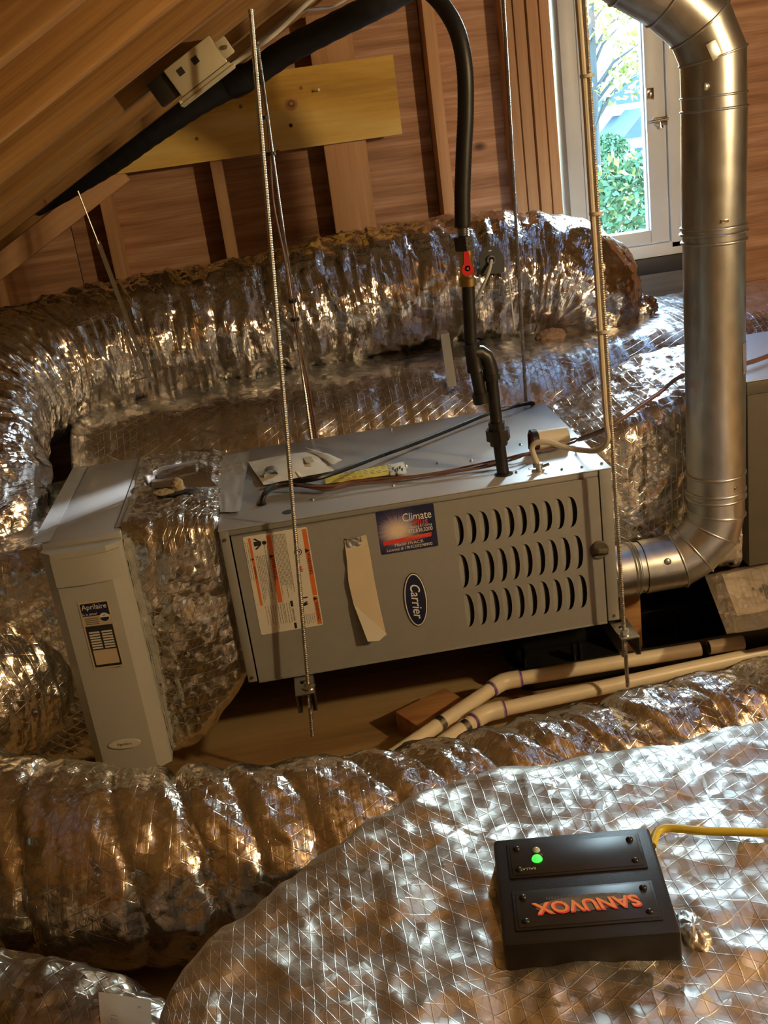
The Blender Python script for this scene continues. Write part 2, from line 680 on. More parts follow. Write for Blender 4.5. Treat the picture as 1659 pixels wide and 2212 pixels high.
def wood(name, c1, c2, c3, along=1.1, across=26.0, rough=0.6, knots=0.0, ring=0.0, spec=0.3):
    """grain along the object's own X"""
    t = NT(name)
    v = t.coord('Object', (along, across, across), rnd=True)
    big = t.coord('Object', (along * 0.6, across * 0.22, across * 0.22), rnd=True)
    warp = t.noise(big, 1.0, 2, 0.5)
    w = t.n('VectorMath', operation='ADD')
    sc = t.n('VectorMath', operation='SCALE')
    sc.inputs[3].default_value = 2.2
    cm = t.n('CombineXYZ')
    t.l(warp, cm.inputs[1])
    t.l(warp, cm.inputs[2])
    t.l(cm.outputs[0], sc.inputs[0])
    t.l(v, w.inputs[0])
    t.l(sc.outputs[0], w.inputs[1])
    g = t.noise(w.outputs[0], 1.0, 5, 0.62)
    fine = t.noise(t.coord('Object', (along * 4, across * 9, across * 9), rnd=True), 1.0, 2)
    f = t.math('ADD', t.math('MULTIPLY', g, 0.75), t.math('MULTIPLY', fine, 0.25))
    if ring:
        wv = t.n('TexWave', wave_type='RINGS', rings_direction='X')
        wv.inputs['Scale'].default_value = ring
        wv.inputs['Distortion'].default_value = 5.0
        wv.inputs['Detail'].default_value = 2
        t.l(t.coord('Object', (0.25, 1, 1), rnd=True), wv.inputs[0])
        f = t.math('ADD', t.math('MULTIPLY', f, 0.72), t.math('MULTIPLY', wv.outputs['Fac'], 0.28))
    col = t.ramp(f, [(0.3, c1), (0.5, c2), (0.72, c3)])
    oi = t.n('ObjectInfo')
    hs = t.n('HueSaturation')
    t.l(t.math('ADD', t.math('MULTIPLY', oi.outputs['Random'], 0.3), 0.86), hs.inputs['Value'])
    t.l(col, hs.inputs['Color'])
    col = hs.outputs[0]
    if knots:
        k = t.vor(t.coord('Object', (0.55 * knots, knots, knots), rnd=True), 1.0)
        kf = t.n('MapRange')
        kf.inputs['From Min'].default_value = 0.05
        kf.inputs['From Max'].default_value = 0.11
        t.l(k, kf.inputs[0])
        col = t.mix(kf.outputs[0], (c1[0] * 0.35, c1[1] * 0.3, c1[2] * 0.3), col)
    t.set(Base_Color=col, Roughness=rough)
    t.p.inputs['Specular IOR Level'].default_value = spec
    t.bump(f, 0.0012, 0.5)
    return t


wood('rafter_wood', (0.13, 0.065, 0.020), (0.30, 0.160, 0.055), (0.47, 0.275, 0.105), 1.0, 30, knots=2.0)
wood('stud_wood', (0.42, 0.22, 0.11), (0.60, 0.34, 0.18), (0.70, 0.43, 0.25), 1.0, 24, knots=3.2)
wood('sheathing_ply', (0.24, 0.11, 0.058), (0.50, 0.27, 0.16), (0.76, 0.48, 0.33), 1.6, 30.0, knots=5.5)
wood('pine_board', (0.46, 0.235, 0.035), (0.74, 0.45, 0.09), (0.90, 0.66, 0.24), 1.5, 13, knots=0.0, ring=2.2, rough=0.5)
wood('floor_ply', (0.27, 0.165, 0.07), (0.43, 0.28, 0.125), (0.53, 0.37, 0.19), 1.0, 14, knots=2.6, ring=1.2)
wood('block_wood', (0.34, 0.15, 0.06), (0.50, 0.25, 0.10), (0.60, 0.34, 0.16), 2, 40)
wood('grey_plank', (0.10, 0.10, 0.10), (0.17, 0.165, 0.16), (0.23, 0.225, 0.22), 1.0, 20, rough=0.8)


def facets(t, cells, slope, stretch=(1, 1, 1)):
    """height field of flat tilted cells: creased metal foil"""
    v = t.coord('Object', stretch)
    nz = t.n('TexNoise')
    nz.inputs['Scale'].default_value = cells * 0.6
    nz.inputs['Detail'].default_value = 1
    t.l(v, nz.inputs['Vector'])
    ma = t.n('VectorMath', operation='MULTIPLY_ADD')
    ma.inputs[1].default_value = (0.9 / cells,) * 3
    t.l(nz.outputs['Color'], ma.inputs[0])
    t.l(v, ma.inputs[2])
    vo = t.n('TexVoronoi', feature='F1')
    vo.inputs['Scale'].default_value = cells
    t.l(ma.outputs[0], vo.inputs['Vector'])
    dl = t.n('VectorMath', operation='SUBTRACT')
    t.l(ma.outputs[0], dl.inputs[0])
    t.l(vo.outputs['Position'], dl.inputs[1])
    cc = t.n('VectorMath', operation='SUBTRACT')
    cc.inputs[1].default_value = (0.5, 0.5, 0.5)
    t.l(vo.outputs['Color'], cc.inputs[0])
    dt = t.n('VectorMath', operation='DOT_PRODUCT')
    t.l(dl.outputs[0], dt.inputs[0])
    t.l(cc.outputs[0], dt.inputs[1])
    return t.math('MULTIPLY', dt.outputs['Value'], slope * 2.0)


def foil(name, col=(0.83, 0.83, 0.85), rough=0.17, crink=0.0016, ck=42.0, scrim=0.0, pitch=0.028, streak=0.0, fac=()):
    t = NT(name)
    v = t.coord()
    nrm = None
    if not fac:
        nrm = t.bump(t.math('MULTIPLY', t.math('ABSOLUTE', t.math('SUBTRACT', t.noise(v, ck, 1, 0.5, 0.6), 0.5)), 4.0), crink, 0.9)
    for (cells, slope) in fac:
        nrm = t.bump(facets(t, cells, slope), 1.0, 1.0, nrm)
    if streak:
        tc = t.n('TexCoord')
        mp = t.n('Mapping')
        mp.inputs['Scale'].default_value = (150, 9, 1)
        t.l(tc.outputs['UV'], mp.inputs[0])
        nrm = t.bump(t.noise(mp.outputs[0], 1.0, 3, 0.6), streak, 1.0, nrm)
    lines = None
    if scrim:
        tc = t.n('TexCoord')
        sp = t.n('SeparateXYZ')
        t.l(tc.outputs['UV'], sp.inputs[0])
        u, w = sp.outputs[0], sp.outputs[1]
        wob = t.math('MULTIPLY', t.noise(tc.outputs['UV'], 20.0, 2), 0.006)
        for (cu, cv, p) in ((0.5, 0.866, pitch), (0.5, -0.866, pitch), (1.0, 0.0, pitch * 0.8)):
            q = t.math('ADD', t.math('ADD', t.math('MULTIPLY', u, cu), t.math('MULTIPLY', w, cv)), wob)
            fr = t.math('FRACT', t.math('DIVIDE', q, p))
            d = t.math('ABSOLUTE', t.math('SUBTRACT', fr, 0.5))
            ln = t.n('MapRange', interpolation_type='SMOOTHSTEP')
            ln.inputs['From Min'].default_value = 0.055
            ln.inputs['From Max'].default_value = 0.0
            t.l(d, ln.inputs[0])
            lines = ln.outputs[0] if lines is None else t.math('MAXIMUM', lines, ln.outputs[0])
        nrm = t.bump(lines, scrim, 1.0, nrm)
    nn = t.noise(v, 5.0, 4)
    base = t.ramp(nn, [(0.35, tuple(x * 0.9 for x in col)), (0.65, col)])
    if lines is not None:
        base = t.mix(t.math('MULTIPLY', lines, 0.16), base, (0.55, 0.46, 0.32))
    t.set(Base_Color=base, Metallic=1.0, Roughness=t.math('ADD', t.math('MULTIPLY', t.noise(v, 9, 3), 0.16), rough - 0.05))
    return t


foil('film_foil', (0.78, 0.77, 0.77), 0.12, 0.0003, 26, streak=0.0020, fac=((30, 0.10), (75, 0.10)))
foil('scrim_foil', (0.78, 0.77, 0.76), 0.24, 0.0003, 22, scrim=0.00028, pitch=0.022, fac=((24, 0.06), (70, 0.07)))
foil('front_foil', (0.84, 0.82, 0.77), 0.17, 0.0003, 22, scrim=0.00022, pitch=0.022, streak=0.0010, fac=((22, 0.09), (80, 0.10)))
foil('plenum_foil', (0.82, 0.80, 0.74), 0.37, 0.0003, 26, scrim=0.00022, pitch=0.022, fac=((14, 0.11), (44, 0.09)))
foil('wrap_foil', (0.80, 0.79, 0.76), 0.22, 0.0004, 22, scrim=0.0003, pitch=0.020, fac=((32, 0.10), (85, 0.10)))
foil('tape_foil', (0.78, 0.80, 0.84), 0.30, 0.0006, 60)
plain('tape_matte', (0.60, 0.62, 0.65), 0.33, 0.45, 0.05, 20, 0.0003)
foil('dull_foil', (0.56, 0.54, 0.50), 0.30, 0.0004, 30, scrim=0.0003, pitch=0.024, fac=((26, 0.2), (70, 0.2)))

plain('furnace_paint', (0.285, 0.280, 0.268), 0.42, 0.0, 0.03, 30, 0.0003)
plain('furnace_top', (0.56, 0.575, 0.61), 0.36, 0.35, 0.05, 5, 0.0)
plain('filter_paint', (0.44, 0.435, 0.40), 0.45, 0.0, 0.03, 8)
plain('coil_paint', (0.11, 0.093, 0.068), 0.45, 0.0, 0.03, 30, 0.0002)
plain('louver_dark', (0.16, 0.145, 0.125), 0.5)
plain('inside_shade', (0.02, 0.019, 0.018), 0.8)  # near-black, paints the shade inside gaps, holes and openings
plain('white_paint', (0.80, 0.81, 0.82), 0.4, 0.0, 0.05, 6)
plain('black_flashing', (0.03, 0.03, 0.033), 0.55)
plain('rubber', (0.012, 0.012, 0.014), 0.42, bump=0.0002)
plain('foam_black', (0.018, 0.018, 0.022), 0.6, bump=0.001)
plain('black_iron', (0.055, 0.052, 0.05), 0.38, 0.75, 0.15, 20, 0.0006)
plain('brass', (0.55, 0.40, 0.16), 0.3, 1.0)
plain('red_handle', (0.62, 0.02, 0.03), 0.35)
plain('steel_zinc', (0.62, 0.62, 0.60), 0.28, 1.0, 0.12, 60)
plain('thread_steel', (0.58, 0.56, 0.52), 0.33, 1.0, 0.15, 200, 0.0004)
plain('strap_grey', (0.24, 0.24, 0.25), 0.45, 0.8)
plain('chrome', (0.8, 0.8, 0.8), 0.12, 1.0)
plain('pan_black', (0.014, 0.014, 0.015), 0.32)
plain('pvc', (0.76, 0.66, 0.49), 0.38, 0.0, 0.04, 10)
plain('primer_purple', (0.16, 0.06, 0.26), 0.5)
plain('copper_wire', (0.17, 0.075, 0.045), 0.5)
plain('cable_cream', (0.66, 0.58, 0.46), 0.45)
plain('cable_yellow', (0.62, 0.50, 0.05), 0.4)
plain('cable_white', (0.72, 0.70, 0.66), 0.45)
plain('paper', (0.78, 0.73, 0.62), 0.8, 0, 0.08, 6)
plain('paper_yellow', (0.80, 0.62, 0.08), 0.7, 0, 0.06, 20)
plain('masking_paper', (0.68, 0.58, 0.42), 0.75, 0, 0.05, 14)
plain('label_white', (0.74, 0.70, 0.62), 0.5, 0, 0.02)
plain('label_orange', (0.72, 0.17, 0.03), 0.5, 0, 0.02)
plain('ink_black', (0.02, 0.018, 0.018), 0.5, 0, 0.0)
plain('ink_grey', (0.14, 0.12, 0.10), 0.6, 0, 0.0)
plain('ink_red', (0.72, 0.05, 0.04), 0.5, 0, 0.0)
plain('ink_white', (0.85, 0.83, 0.78), 0.5, 0, 0.0)
plain('ink_navy', (0.010, 0.012, 0.05), 0.4, 0, 0.0)
plain('ink_orange', (0.85, 0.30, 0.04), 0.4, 0, 0.0)
plain('ink_tan', (0.62, 0.50, 0.34), 0.6, 0, 0.03)
plain('beige_plastic', (0.52, 0.47, 0.34), 0.45)
plain('cream_plastic', (0.74, 0.66, 0.50), 0.3)
plain('red_plastic', (0.30, 0.015, 0.02), 0.35)
plain('unit_black', (0.016, 0.015, 0.015), 0.38, 0.0, 0.1, 40, 0.0002)
plain('plate_black', (0.026, 0.022, 0.019), 0.32, 0.0, 0.1, 14)
plain('led_clear', (0.55, 0.58, 0.62), 0.12)
plain('pink_wool', (0.55, 0.36, 0.26), 0.95, 0, 0.2, 60, 0.004)
plain('tan_wool', (0.70, 0.58, 0.40), 0.95, 0, 0.2, 60, 0.004)
plain('siding', (0.42, 0.46, 0.48), 0.7)
plain('shingle', (0.09, 0.11, 0.15), 0.8)
plain('house_dark', (0.03, 0.05, 0.08), 0.4)
plain('leaf_yellow', (0.40, 0.36, 0.08), 0.7, 0, 0.2, 3)
plain('leaf_green', (0.13, 0.22, 0.09), 0.7, 0, 0.2, 3)
plain('bark', (0.08, 0.07, 0.06), 0.8)
plain('lawn', (0.06, 0.09, 0.03), 0.9, 0, 0.2, 2)

t = NT('led_green')
t.set(Base_Color=(0.02, 0.5, 0.03), Emission_Color=(0.05, 1.0, 0.06), Emission_Strength=1.6)

t = NT('galvanized')
v = t.coord()
sp = t.vor(t.coord('Object', (1, 1, 0.5)), 38)
t.set(Base_Color=t.ramp(sp, [(0.1, (0.50, 0.52, 0.53)), (0.7, (0.61, 0.63, 0.64))]), Metallic=1.0,
      Roughness=t.math('ADD', t.math('MULTIPLY', t.noise(v, 18, 4), 0.14), 0.27))
t.bump(t.noise(t.coord('Object', (1, 1, 0.15)), 14, 3), 0.0012, 0.5)

def thin_clear(name, tint, gloss, rough, bump=0.0, body=0.0, body_col=(0.8, 0.8, 0.8)):
    """thin pane or film: lets light straight through, mirrors a little, may be slightly milky"""
    t = NT(name)
    tr, gl, df = t.n('BsdfTransparent'), t.n('BsdfGlossy'), t.n('BsdfDiffuse')
    tr.inputs[0].default_value = (*tint, 1)
    gl.inputs['Roughness'].default_value = rough
    df.inputs[0].default_value = (*body_col, 1)
    m1, m2 = t.n('MixShader'), t.n('MixShader')
    fr = t.n('LayerWeight')
    fr.inputs[0].default_value = 0.5
    m2.inputs[0].default_value = body
    fac = t.math('ADD', t.math('MULTIPLY', t.math('POWER', fr.outputs['Facing'], 4.0), gloss), 0.03)
    t.l(fac, m1.inputs[0])
    t.l(tr.outputs[0], m2.inputs[1])
    t.l(df.outputs[0], m2.inputs[2])
    t.l(m2.outputs[0], m1.inputs[1])
    t.l(gl.outputs[0], m1.inputs[2])
    t.l(m1.outputs[0], t.out.inputs[0])
    if bump:
        b = t.n('Bump')
        b.inputs['Distance'].default_value = bump
        t.l(t.noise(t.coord(), 30, 3, 0.5, 1.0), b.inputs['Height'])
        for q in (gl, df, fr):
            t.l(b.outputs[0], q.inputs['Normal'])
    return t


thin_clear('glass', (0.95, 0.98, 0.99), 0.5, 0.0)
thin_clear('clear_bag', (0.93, 0.90, 0.86), 0.5, 0.10, 0.004, 0.12, (0.7, 0.62, 0.52))


# starburst of the contractor's sticker: pale centre, navy field, streaked rays
t = NT('sticker_burst')
tc = t.n('TexCoord')
mp = t.n('Mapping')
t.l(tc.outputs['UV'], mp.inputs[0])
mp.inputs['Location'].default_value = (-0.34, -0.50, 0)
sx = t.n('SeparateXYZ')
t.l(mp.outputs[0], sx.inputs[0])
ang = t.math('ARCTAN2', sx.outputs[1], sx.outputs[0])
rr = t.math('SQRT', t.math('ADD', t.math('MULTIPLY', sx.outputs[0], sx.outputs[0]), t.math('MULTIPLY', sx.outputs[1], sx.outputs[1])))
cb = t.n('CombineXYZ')
t.l(t.math('MULTIPLY', ang, 5.0), cb.inputs[0])
ray = t.noise(cb.outputs[0], 3.0, 3, 0.7)
f = t.math('SUBTRACT', t.math('ADD', rr, t.math('MULTIPLY', t.math('SUBTRACT', ray, 0.5), 0.55)), 0.0)
t.set(Base_Color=t.ramp(f, [(0.10, (0.80, 0.66, 0.52)), (0.24, (0.42, 0.34, 0.40)), (0.36, (0.07, 0.06, 0.15)), (0.55, (0.012, 0.013, 0.055))]), Roughness=0.35)

# ---------------------------------------------------------------- the setting
FZ = -0.25                                   # attic floor
YW = 1.50                                    # faces of the gable studs
ROOF = lambda x: (1.219 + 0.525 * x) if x < 1.40 else (1.954 - 0.525 * (x - 1.40))
XL, XR, YB = -2.78, 5.58, -4.3

floor = struct('floor', (1.4, 0, FZ))
for i, x0 in enumerate((-2.78, -0.34, 2.10, 4.54)):
    for j, y0 in enumerate((-4.3, -3.08, -1.86, -0.64, 0.58)):
        x1, y1 = min(x0 + 2.437, XR), min(y0 + 1.217, 1.6)
        me = plank_mesh('floor_sheet', x1 - x0, y1 - y0, 0.018, 0.001)
        placed('floor_sheet', me, 'floor_ply', floor, Matrix.Translation(((x0 + x1) / 2, (y0 + y1) / 2, FZ - 0.009)))

ceil = struct('ceiling', (1.4, -1.4, 1.95))
dirL, dirR = Vector((1, 0, 0.525)).normalized(), Vector((-1, 0, 0.525)).normalized()
upL, upR = Vector((-0.525, 0, 1)).normalized(), Vector((0.525, 0, 1)).normalized()
RD, RT = 0.142, 0.038
rmL = plank_mesh('rafter', (1.40 - XL) / dirL.x, RD, RT, 0.005)
rmR = plank_mesh('rafter', (XR - 1.40) / dirL.x, RD, RT, 0.005)
for k in range(-8, 7):
    y = -1.081 + 0.406 * k + RT / 2
    cL = Vector(((XL + 1.40) / 2, y, ROOF((XL + 1.40) / 2))) + upL * (RD / 2)
    placed('rafter', rmL, 'rafter_wood', ceil, frame_m(cL, dirL, upL))
    cR = Vector(((XR + 1.40) / 2, y, ROOF((XR + 1.40) / 2))) + upR * (RD / 2)
    placed('rafter', rmR, 'rafter_wood', ceil, frame_m(cR, dirR, upR))
# roof deck sheets lie on the rafters
for sgn in (0, 1):
    d, u = (dirL, upL) if sgn == 0 else (dirR, upR)
    xs = (XL - 0.3, -0.7, 1.42) if sgn == 0 else (XR + 0.3, 3.5, 1.38)
    for a, b in zip(xs[:-1], xs[1:]):
        for y0, y1 in ((YB - 0.1, -1.4), (-1.397, 1.75)):
            zc = (1.954 + 0.525 * ((a + b) / 2 - 1.40)) if sgn == 0 else (1.954 - 0.525 * ((a + b) / 2 - 1.40))
            c = Vector(((a + b) / 2, (y0 + y1) / 2, zc)) + u * (RD + 0.012)
            me = plank_mesh('roof_deck_sheet', abs(b - a) / d.x - 0.002, y1 - y0, 0.022, 0.001)
            placed('roof_deck_sheet', me, 'floor_ply', ceil, frame_m(c, d, (0, 1, 0)))
plank('ridge_board', ceil, (1.40, YB, 2.02), (1.40, 1.6, 2.02), 0.19, 0.036, (0, 0, 1), 'rafter_wood')

wall = struct('wall_back', (1.4, 1.6, FZ))
# sheathing round the window opening (x 1.195..1.61, z 0.54..1.76)
WX0, WX1, WZ0, WZ1 = 1.195, 1.612, 0.545, 1.78


def sheath(x0, x1, z0, z1):
    me = plank_mesh('sheathing_sheet', x1 - x0 - 0.003, z1 - z0 - 0.003, 0.016, 0.001)
    placed('sheathing_sheet', me, 'sheathing_ply', wall, frame_m(((x0 + x1) / 2, YW + 0.098, (z0 + z1) / 2), (1, 0, 0), (0, 0, 1)))


for x0, x1 in ((-2.9, -1.66), (-1.66, -0.44), (-0.44, 0.78), (0.78, WX0)):
    sheath(x0, x1, FZ, 2.2)
sheath(WX0, WX1, FZ, WZ0)
sheath(WX0, WX1, WZ1, 2.2)
for x0, x1 in ((WX1, 2.0), (2.0, 3.22), (3.22, 4.44), (4.44, 5.7)):
    sheath(x0, x1, FZ, 2.2)


def stud(x, z0=FZ, z1=None, w=0.038, d=0.089, lean=0.0):
    z1 = z1 if z1 is not None else ROOF(x) - 0.005
    plank('stud', wall, (x - lean * (z0 - 0.9), YW + d / 2, z0), (x - lean * (z1 - 0.9), YW + d / 2, z1), w, d, (1, 0, 0), 'stud_wood')


for x in (-1.52, -1.11, -0.705, -0.30, 0.068, 0.47, 0.80, 2.02, 2.43, 2.84, 3.25, 3.66, 4.07, 4.5):
    if x != 0.47:
        stud(x)
# flat board behind the stud by the pine board
plank('wide_stud', wall, (0.485, YW + 0.019, FZ), (0.485, YW + 0.019, 1.44), 0.137, 0.038, (1, 0, 0), 'stud_wood')
# doubled jack studs beside the window
for x in (1.045, 1.085, 1.128):
    stud(x, w=0.036)
stud(1.166, w=0.032, d=0.070)
stud(1.655, w=0.036)
stud(1.70, w=0.03, d=0.06)
# plate under the gable rafter and grey sill plank under the window
plank('top_plate', wall, (-2.6, YW - 0.005, ROOF(-2.6) - 0.03), (-0.225, YW - 0.005, ROOF(-0.225) - 0.03), 0.075, 0.04, upL, 'stud_wood')
plank('sill_plank', wall, (1.13, YW + 0.005, 0.455), (1.66, YW + 0.005, 0.455), 0.085, 0.06, (0, 0, 1), 'grey_plank')
plank('sole_plank', wall, (1.0, YW + 0.01, 0.385), (2.4, YW + 0.01, 0.385), 0.05, 0.08, (0, 0, 1), 'stud_wood')

for lo, hi in (((-2.95, 1.607, FZ - 0.1), (WX0, 1.63, 2.3)), ((WX1, 1.607, FZ - 0.1), (5.75, 1.63, 2.3)), ((WX0, 1.607, FZ - 0.1), (WX1, 1.63, WZ0)), ((WX0, 1.607, WZ1), (WX1, 1.63, 2.3))):
    obj('leak_backing', MB().box(lo, hi), 'siding', wall)  # unseen layer added to stop light leaking through the sheathing gaps

wf = struct('wall_front', (1.4, YB, FZ))
for x0, x1 in ((-2.9, -0.5), (-0.5, 1.9), (1.9, 4.3), (4.3, 5.7)):
    me = plank_mesh('sheathing_sheet', x1 - x0 - 0.003, 2.45, 0.016, 0.001)
    placed('sheathing_sheet', me, 'floor_ply', wf, frame_m(((x0 + x1) / 2, YB, FZ + 1.22), (1, 0, 0), (0, 0, 1)))

# ---- window: white casing, sash, one pane, strike plate and barrel bolt
win = struct('window_1', (1.40, 1.56, WZ0))


def wbar(name, lo, hi, parent=win, m='white_paint'):
    return obj(name, MB().box(lo, hi, 0.002), m, parent)


FX0, FX1 = 1.205, 1.604
wbar('frame_side', (FX0, 1.49, 0.552), (1.258, 1.62, WZ1))
wbar('frame_side', (1.548, 1.49, 0.575), (FX1, 1.62, WZ1))
wbar('frame_rail', (1.259, 1.49, 0.552), (FX1, 1.62, 0.594))
wbar('frame_rail', (1.259, 1.49, 1.72), (1.547, 1.62, WZ1))
sash = wbar('sash', (1.262, 1.498, 0.598), (1.300, 1.55, 1.716))
wbar('sash_bar', (1.4805, 1.498, 0.598), (1.545, 1.55, 1.716), sash)
wbar('sash_bar', (1.3005, 1.498, 0.598), (1.480, 1.55, 0.642), sash)
wbar('sash_bar', (1.3005, 1.498, 1.672), (1.480, 1.55, 1.716), sash)
obj('pane', MB().box((1.300, 1.528, 0.640), (1.481, 1.531, 1.674)), 'glass', win)
wbar('glazing_bead', (1.300, 1.512, 0.642), (1.305, 1.528, 1.672), sash)
wbar('glazing_bead', (1.4755, 1.512, 0.642), (1.4805, 1.528, 1.672), sash)
wbar('flashing_strip', (1.20, 1.478, 0.498), (1.635, 1.56, 0.5505), win, 'black_flashing')
wbar('flashing_strip', (1.606, 1.49, 0.551), (1.628, 1.56, 0.66), win, 'black_flashing')
# strike plate
c = PY(1403, 203, 1.497)
sp_ = obj('strike_plate', MB().box((c.x - 0.013, 1.4925, c.z - 0.018), (c.x + 0.013, 1.498, c.z + 0.018), 0.001), 'chrome', win)
obj('keeper', MB().lathe([(0, 0.009), (0.004, 0.009), (0.006, 0.005), (0.006, 0.0)], (c.x + 0.002, 1.4925, c.z), (0, -1, 0), 14), 'steel_zinc', sp_)
# barrel bolt
c = PY(1425, 262, 1.497)
bb = obj('barrel_bolt', MB().box((c.x - 0.018, 1.488, c.z - 0.014), (c.x + 0.024, 1.4975, c.z + 0.014), 0.003), 'chrome', win)
obj('bolt_rod', MB().lathe([(0, 0.0), (0, 0.0055), (0.058, 0.0055), (0.06, 0.004), (0.06, 0)], (c.x - 0.035, 1.483, c.z + 0.002), (1, 0, 0.06), 12), 'chrome', bb)
obj('bolt_knob', MB().lathe([(0, 0.003), (0.010, 0.003), (0.012, 0.005), (0.022, 0.005), (0.024, 0)], (c.x - 0.002, 1.482, c.z), (0.1, -0.35, -1), 10), 'chrome', bb)

# pine board nailed across the studs
pb = thing('pine_board', 'wide yellow pine board with a round knot nailed across the gable studs', 'board', (0.2, 1.48, 1.06))
bl = 1.3
Mpb = frame_m(((-0.62 + 0.668) / 2, 1.477, 1.178), (1, 0, 0), (0, 0, 1))
zz = 1.061
mb = MB()
mb.prism([(-0.262, zz), (0.668, zz), (0.668, 1.2955), (0.208, 1.2955)], (0, YW - 0.002, 0), (1, 0, 0), (0, 0, 1), (0, -1, 0), 0.038)
b_ = obj('board_body', mb, 'pine_board', pb, 20)
c = PY(629, 224, 1.4602)
obj('knot', MB().lathe([(0, 0.0205), (0.0012, 0.020), (0.0012, 0.013), (0.0002, 0.012), (0.0002, 0.006), (0.0015, 0.005), (0.0015, 0)], c, (0, -1, 0), 20), 'block_wood', pb)
c = PY(685, 198, 1.462)
nl = obj('nail', MB().cyl(c, c + Vector((0.004, -0.03, 0.004)), 0.0016, 8), 'steel_zinc', pb)
c2 = c + Vector((0.004, -0.03, 0.004))
obj('nail_head', MB().cyl(c2, c2 + Vector((0.0005, -0.0025, 0.0004)), 0.004, 10), 'steel_zinc', nl)
for px, py in ((600, 328), (628, 271), (520, 230), (425, 300), (650, 190)):
    c = PY(px, py, 1.4602)
    obj('pin_knot', MB().lathe([(0, 0.006), (0.0008, 0.0055), (0.0008, 0)], c, (0, -1, 0), 10), 'rafter_wood', pb)

# ---------------------------------------------------------------- furnace
FL, FH, FD = 0.846, 0.363, 0.575
fu = thing('furnace', 'grey horizontal gas furnace with louvred front panel hung on threaded rods', 'furnace', (FL / 2, FD / 2, 0.0))
# cabinet: sides, back, bottom shell with open front
mb = MB().box((0, 0.016, 0.0), (FL, FD, FH), 0.002)
obj('cabinet', mb, 'furnace_paint', fu)
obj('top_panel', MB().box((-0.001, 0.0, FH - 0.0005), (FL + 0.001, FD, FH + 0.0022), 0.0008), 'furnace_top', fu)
# front flanges round the door
obj('front_flange', MB().box((0.0, 0.0, 0.0), (0.020, 0.018, FH - 0.001), 0.0015), 'furnace_paint', fu)
obj('front_flange', MB().box((FL - 0.026, 0.0, 0.0), (FL, 0.018, FH - 0.001), 0.0015), 'furnace_paint', fu)
obj('front_flange', MB().box((0.0205, 0.004, FH - 0.014), (FL - 0.0265, 0.018, FH - 0.001), 0.001), 'furnace_paint', fu)
obj('gap_shade', MB().box((0.018, 0.0145, 0.0005), (FL - 0.02, 0.0175, FH - 0.012)), 'inside_shade', fu)  # near-black plate painting the unlit interior behind door and louvres
# door with 3 x 10 half-lens louvres
PX0, PX1, PZ0, PZ1 = 0.0235, FL - 0.0295, 0.001, FH - 0.0165
rows = []
for (a, b, c) in (((978, 1114), (1225, 1073), (992, 1180)), ((989, 1197), (1238, 1158), (1002, 1270)), ((1001, 1282), (1247, 1244), (1012, 1354))):
    A, B, C = PY(*a, -0.002), PY(*b, -0.002), PY(*c, -0.002)
    rows.append((A.x, B.x, (A.z + B.z) / 2, A.z - C.z))
LW = 0.0185


def lens(x, zt, h, n=9):
    pts = [(x + 0.0015, zt), (x - 0.0008, zt - h * 0.5), (x + 0.0015, zt - h)]
    for i in range(1, n):
        a = i / n
        pts.append((x + 0.0015 + LW * math.sin(a * math.pi) ** 0.72, zt - h + h * (0.5 - 0.5 * math.cos(a * math.pi))))
    return pts


holes, lv = [], []
for (xa, xb, zt, h) in rows:
    for k in range(10):
        x = xa + (xb - xa) * k / 9
        holes.append(lens(x, zt, h))
        lv.append((x, zt, h))
mb = MB().prism([(PX0, PZ0), (PX1, PZ0), (PX1, PZ1), (PX0, PZ1)], (0, 0.0, 0), (1, 0, 0), (0, 0, 1), (0, -1, 0), 0.002, holes)
door = obj('front_panel', mb, 'furnace_paint', fu, 20)
obj('door_edge', MB().box((PX0, -0.002, PZ1), (PX1, 0.012, PZ1 + 0.0015), 0.0004), 'furnace_paint', door)
obj('door_edge', MB().box((PX0, -0.004, PZ0 - 0.004), (PX1, 0.010, PZ0), 0.0006), 'furnace_paint', door)
lmesh = None
for (x, zt, h) in lv:
    # blade: flush at the straight edge, pressed inwards towards the arc
    P = []
    F = []
    n = 8
    for i in range(n + 1):
        a = i / n
        z = zt - h * (0.5 - 0.5 * math.cos(a * math.pi))
        w = LW * max(math.sin(a * math.pi), 0.0) ** 0.72
        P += [(x - 0.0006 * math.sin(a * math.pi), -0.0012, z), (x + 0.0015 + w * 0.45, -0.0012 + 0.006 * math.sin(a * math.pi), z), (x + 0.0015 + w * 0.74, 0.0125 * math.sin(a * math.pi) ** 0.6 - 0.0007, z)]
    for i in range(n):
        for j in (0, 1):
            F.append((i * 3 + j, i * 3 + j + 1, i * 3 + 4 + j, i * 3 + 3 + j))
    o = obj('louver', MB().add(P, F), 'furnace_paint', door, 40)
# screws along the top edge and on the flanges
for px, py in ((676, 1080), (850, 1050), (1116, 1021), (1214, 1015), (1257, 1010), (1300, 1002), (877, 1008), (945, 1002), (1018, 996), (863, 969), (845, 928), (1124, 961)):
    c = PZ(px, py, FH + 0.002)
    sc = obj('screw', MB().lathe([(0, 0.0042), (0.001, 0.0042), (0.0014, 0.0028), (0.004, 0.0028), (0.0045, 0.002), (0.0045, 0)], c, (0, 0, 1), 8), 'steel_zinc', fu)
for (x, z) in ((0.010, FH - 0.02), (0.010, 0.012), (FL - 0.012, 0.012)):
    obj('screw', MB().lathe([(0, 0.004), (0.001, 0.004), (0.0035, 0.0028), (0.0035, 0)], (x, 0.0, z), (0, -1, 0), 8), 'brass', fu)
